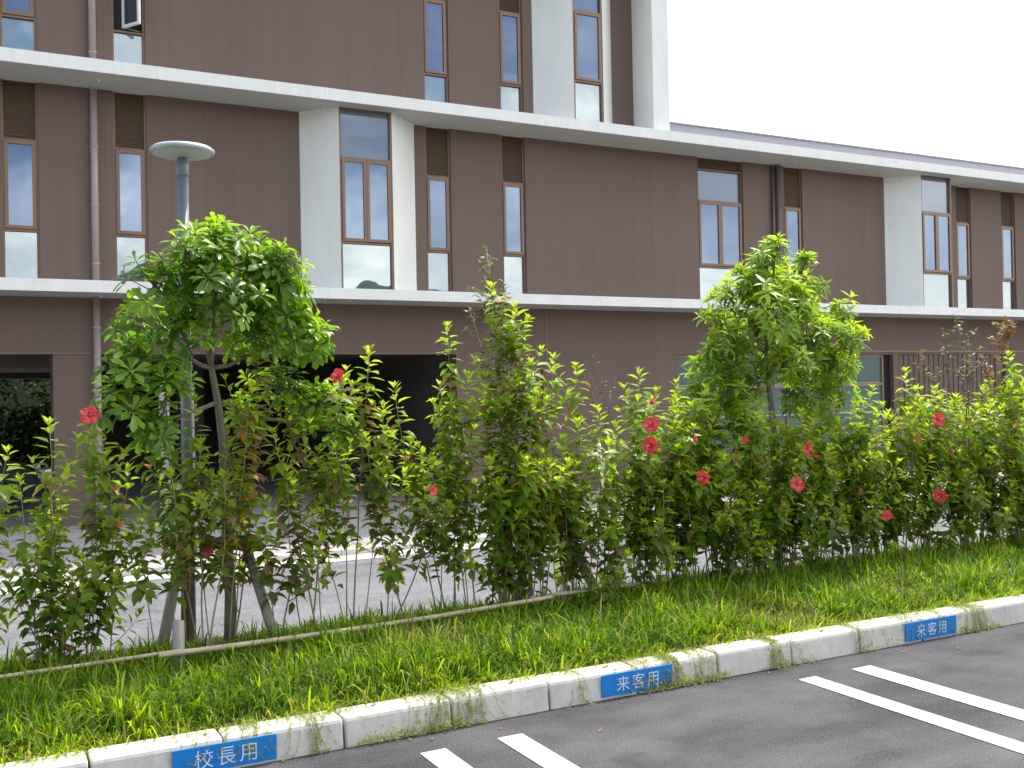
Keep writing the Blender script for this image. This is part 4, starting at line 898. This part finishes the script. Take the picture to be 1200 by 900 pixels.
def hf(x, y, cl, r):
    h = .150+.035*cl+r.uniform(-.07, .09, len(x))
    front = np.clip((y-YK-.12)/.3, .45, 1)
    back = np.clip((YB-y)/.6, .3, 1)
    tall = (r.random_sample(len(x)) < .03)*r.uniform(.03, .11, len(x))
    bare = 1-.65*np.exp(-((x-5.05)**2/.07+(y-5.62)**2/.06))-.55*np.exp(-((x-6.45)**2/.05+(y-5.75)**2/.05))
    return h*front*back*bare+tall
parts = [blades(66000, 1, (-1.6, 3.6), (YK+.155, 6.75), hf), blades(52000, 2, (3.6, 9.6), (YK+.155, 6.9), hf), blades(15000, 3, (-1.6, 12), (6.7, YB-.02), hf), blades(9000, 4, (9.6, 14), (YK+.155, 6.9), hf)]
V = np.concatenate([p[0] for p in parts]); A = np.concatenate([p[1] for p in parts]); n = len(V)
bl = np.array([0, 1, 3, 2, 2, 3, 5, 4, 4, 5, 6]); tt = np.array([4, 4, 3])
loops = ((np.arange(n)*7)[:, None]+bl[None]).ravel()
tag(fast_mesh('grass', V.reshape(-1, 3), loops, np.tile(tt, n), M_grass, None, np.repeat(A, 7)), 'bright green uncut grass filling the strip behind the kerb', 'grass', kind='stuff')

# creeping weeds that spill over the kerb
rw = random.Random(8); lv = Leaves('ovate'); wm = MB()
def runner(x, spreadx, n, reach):
    for _ in range(n):
        xx = x+rw.gauss(0, spreadx); y = YK+.17; p = Vector((xx, y, .165)); path = [p]; dxx = rw.uniform(-.3, .3)
        stage = [(xx+dxx*.05, YK+.08, .166), (xx+dxx*.12, YK+.012, .160)]
        L_ = rw.uniform(.3, 1)*reach
        zb = .15-L_
        stage.append((xx+dxx*.2, YK-.018, max(.02, .15-L_*.5)))
        if zb > .01: stage.append((xx+dxx*.3, YK-.022, zb))
        else: stage += [(xx+dxx*.32, YK-.025, .014), (xx+dxx*.6+rw.uniform(-.05, .05), YK-.03-min(.14, (-zb)*.6), .012)]
        path += [Vector(q)+Vector((rw.uniform(-.006, .006), 0, 0)) for q in stage]
        wm.tube(path, .0011, 3, False)
        for i in range(len(path)-1):
            for k in range(rw.randint(3, 6)):
                q = path[i].lerp(path[i+1], rw.random()); d = Vector((rw.uniform(-1, 1), rw.uniform(-.9, .1), rw.uniform(-.5, .7)))
                l = rw.uniform(.010, .024); lv.add(q, d, Vector((rw.uniform(-.4, .4), -.6, .8)), l, l*.28, rw.random()**.8, .6)
for x, s, n, re in ((.95, .10, 7, .16), (1.24, .05, 10, .14), (1.52, .07, 14, .2), (2.22, .10, 28, .22), (2.42, .05, 16, .2), (3.08, .012, 5, .26), (3.52, .08, 16, .2), (3.74, .04, 26, .22), (3.95, .07, 16, .28), (4.55, .05, 20, .26), (5.3, .06, 10, .22), (5.76, .05, 10, .16), (6.05, .06, 10, .14), (6.42, .07, 26, .26), (7.6, .1, 18, .2)):
    runner(x, s, n, re)
for x0, x1, n in ((1.75, 2.35, 260), (3.5, 4.15, 260), (4.5, 4.9, 60), (6.2, 6.7, 120), (5.2, 5.7, 40)):     # mats rooted where kerb meets asphalt
    for _ in range(n*2):
        x = rw.uniform(x0, x1); p = Vector((x, YK-.016-abs(rw.gauss(0, .022)), .004+abs(rw.gauss(0, .022)))); l = rw.uniform(.010, .026)
        lv.add(p, rdir(rw, -5, 70), UP+rdir(rw, 0, 60)*.6, l, l*.34, rw.random()**.8, .6)
wo = lv.build('creeping_weeds', M_weed, None); tag(wo, 'yellow green weeds creeping over the kerb onto the asphalt', 'weeds', kind='stuff')
wm.build('runners', M_weed, wo)

# fallen leaves
rl = random.Random(12)
def fallen(p, l, label, grp):
    lv = Leaves('ovate'); lv.add(p, rdir(rl, -8, 12), UP+rdir(rl, 0, 90)*.4, l, l*.55, rl.random(), -1.6)
    tag(lv.build('fallen_leaf', M_dead, None), label, 'fallen leaf', grp)
for x in (1.02, 1.9, 2.66, 3.3, 4.1, 5.0, 6.0, 2.3): fallen((x, YK+rl.uniform(.06, .15), .158), rl.uniform(.03, .05), 'small dry brown leaf lying on top of the pale kerb', 'dry leaves on the kerb')
for x, y in ((2.12, 4.93), (2.5, 4.9), (3.3, 4.95), (4.72, 4.85), (5.5, 4.9), (4.4, 4.95), (5.9, 4.75), (2.9, 4.6)): fallen((x, y, .006), rl.uniform(.02, .04), 'small dry brown leaf lying on the dark asphalt below the kerb', 'dry leaves on the asphalt')
for x, y in ((.42, 5.5), (.75, 5.75), (.88, 6.05), (1.9, 5.6), (2.6, 5.45), (3.2, 5.7), (.3, 5.75)): fallen((x, y, .20), rl.uniform(.05, .075), 'curled tan leaf caught in the grass of the left half of the strip', 'curled leaves in the grass')
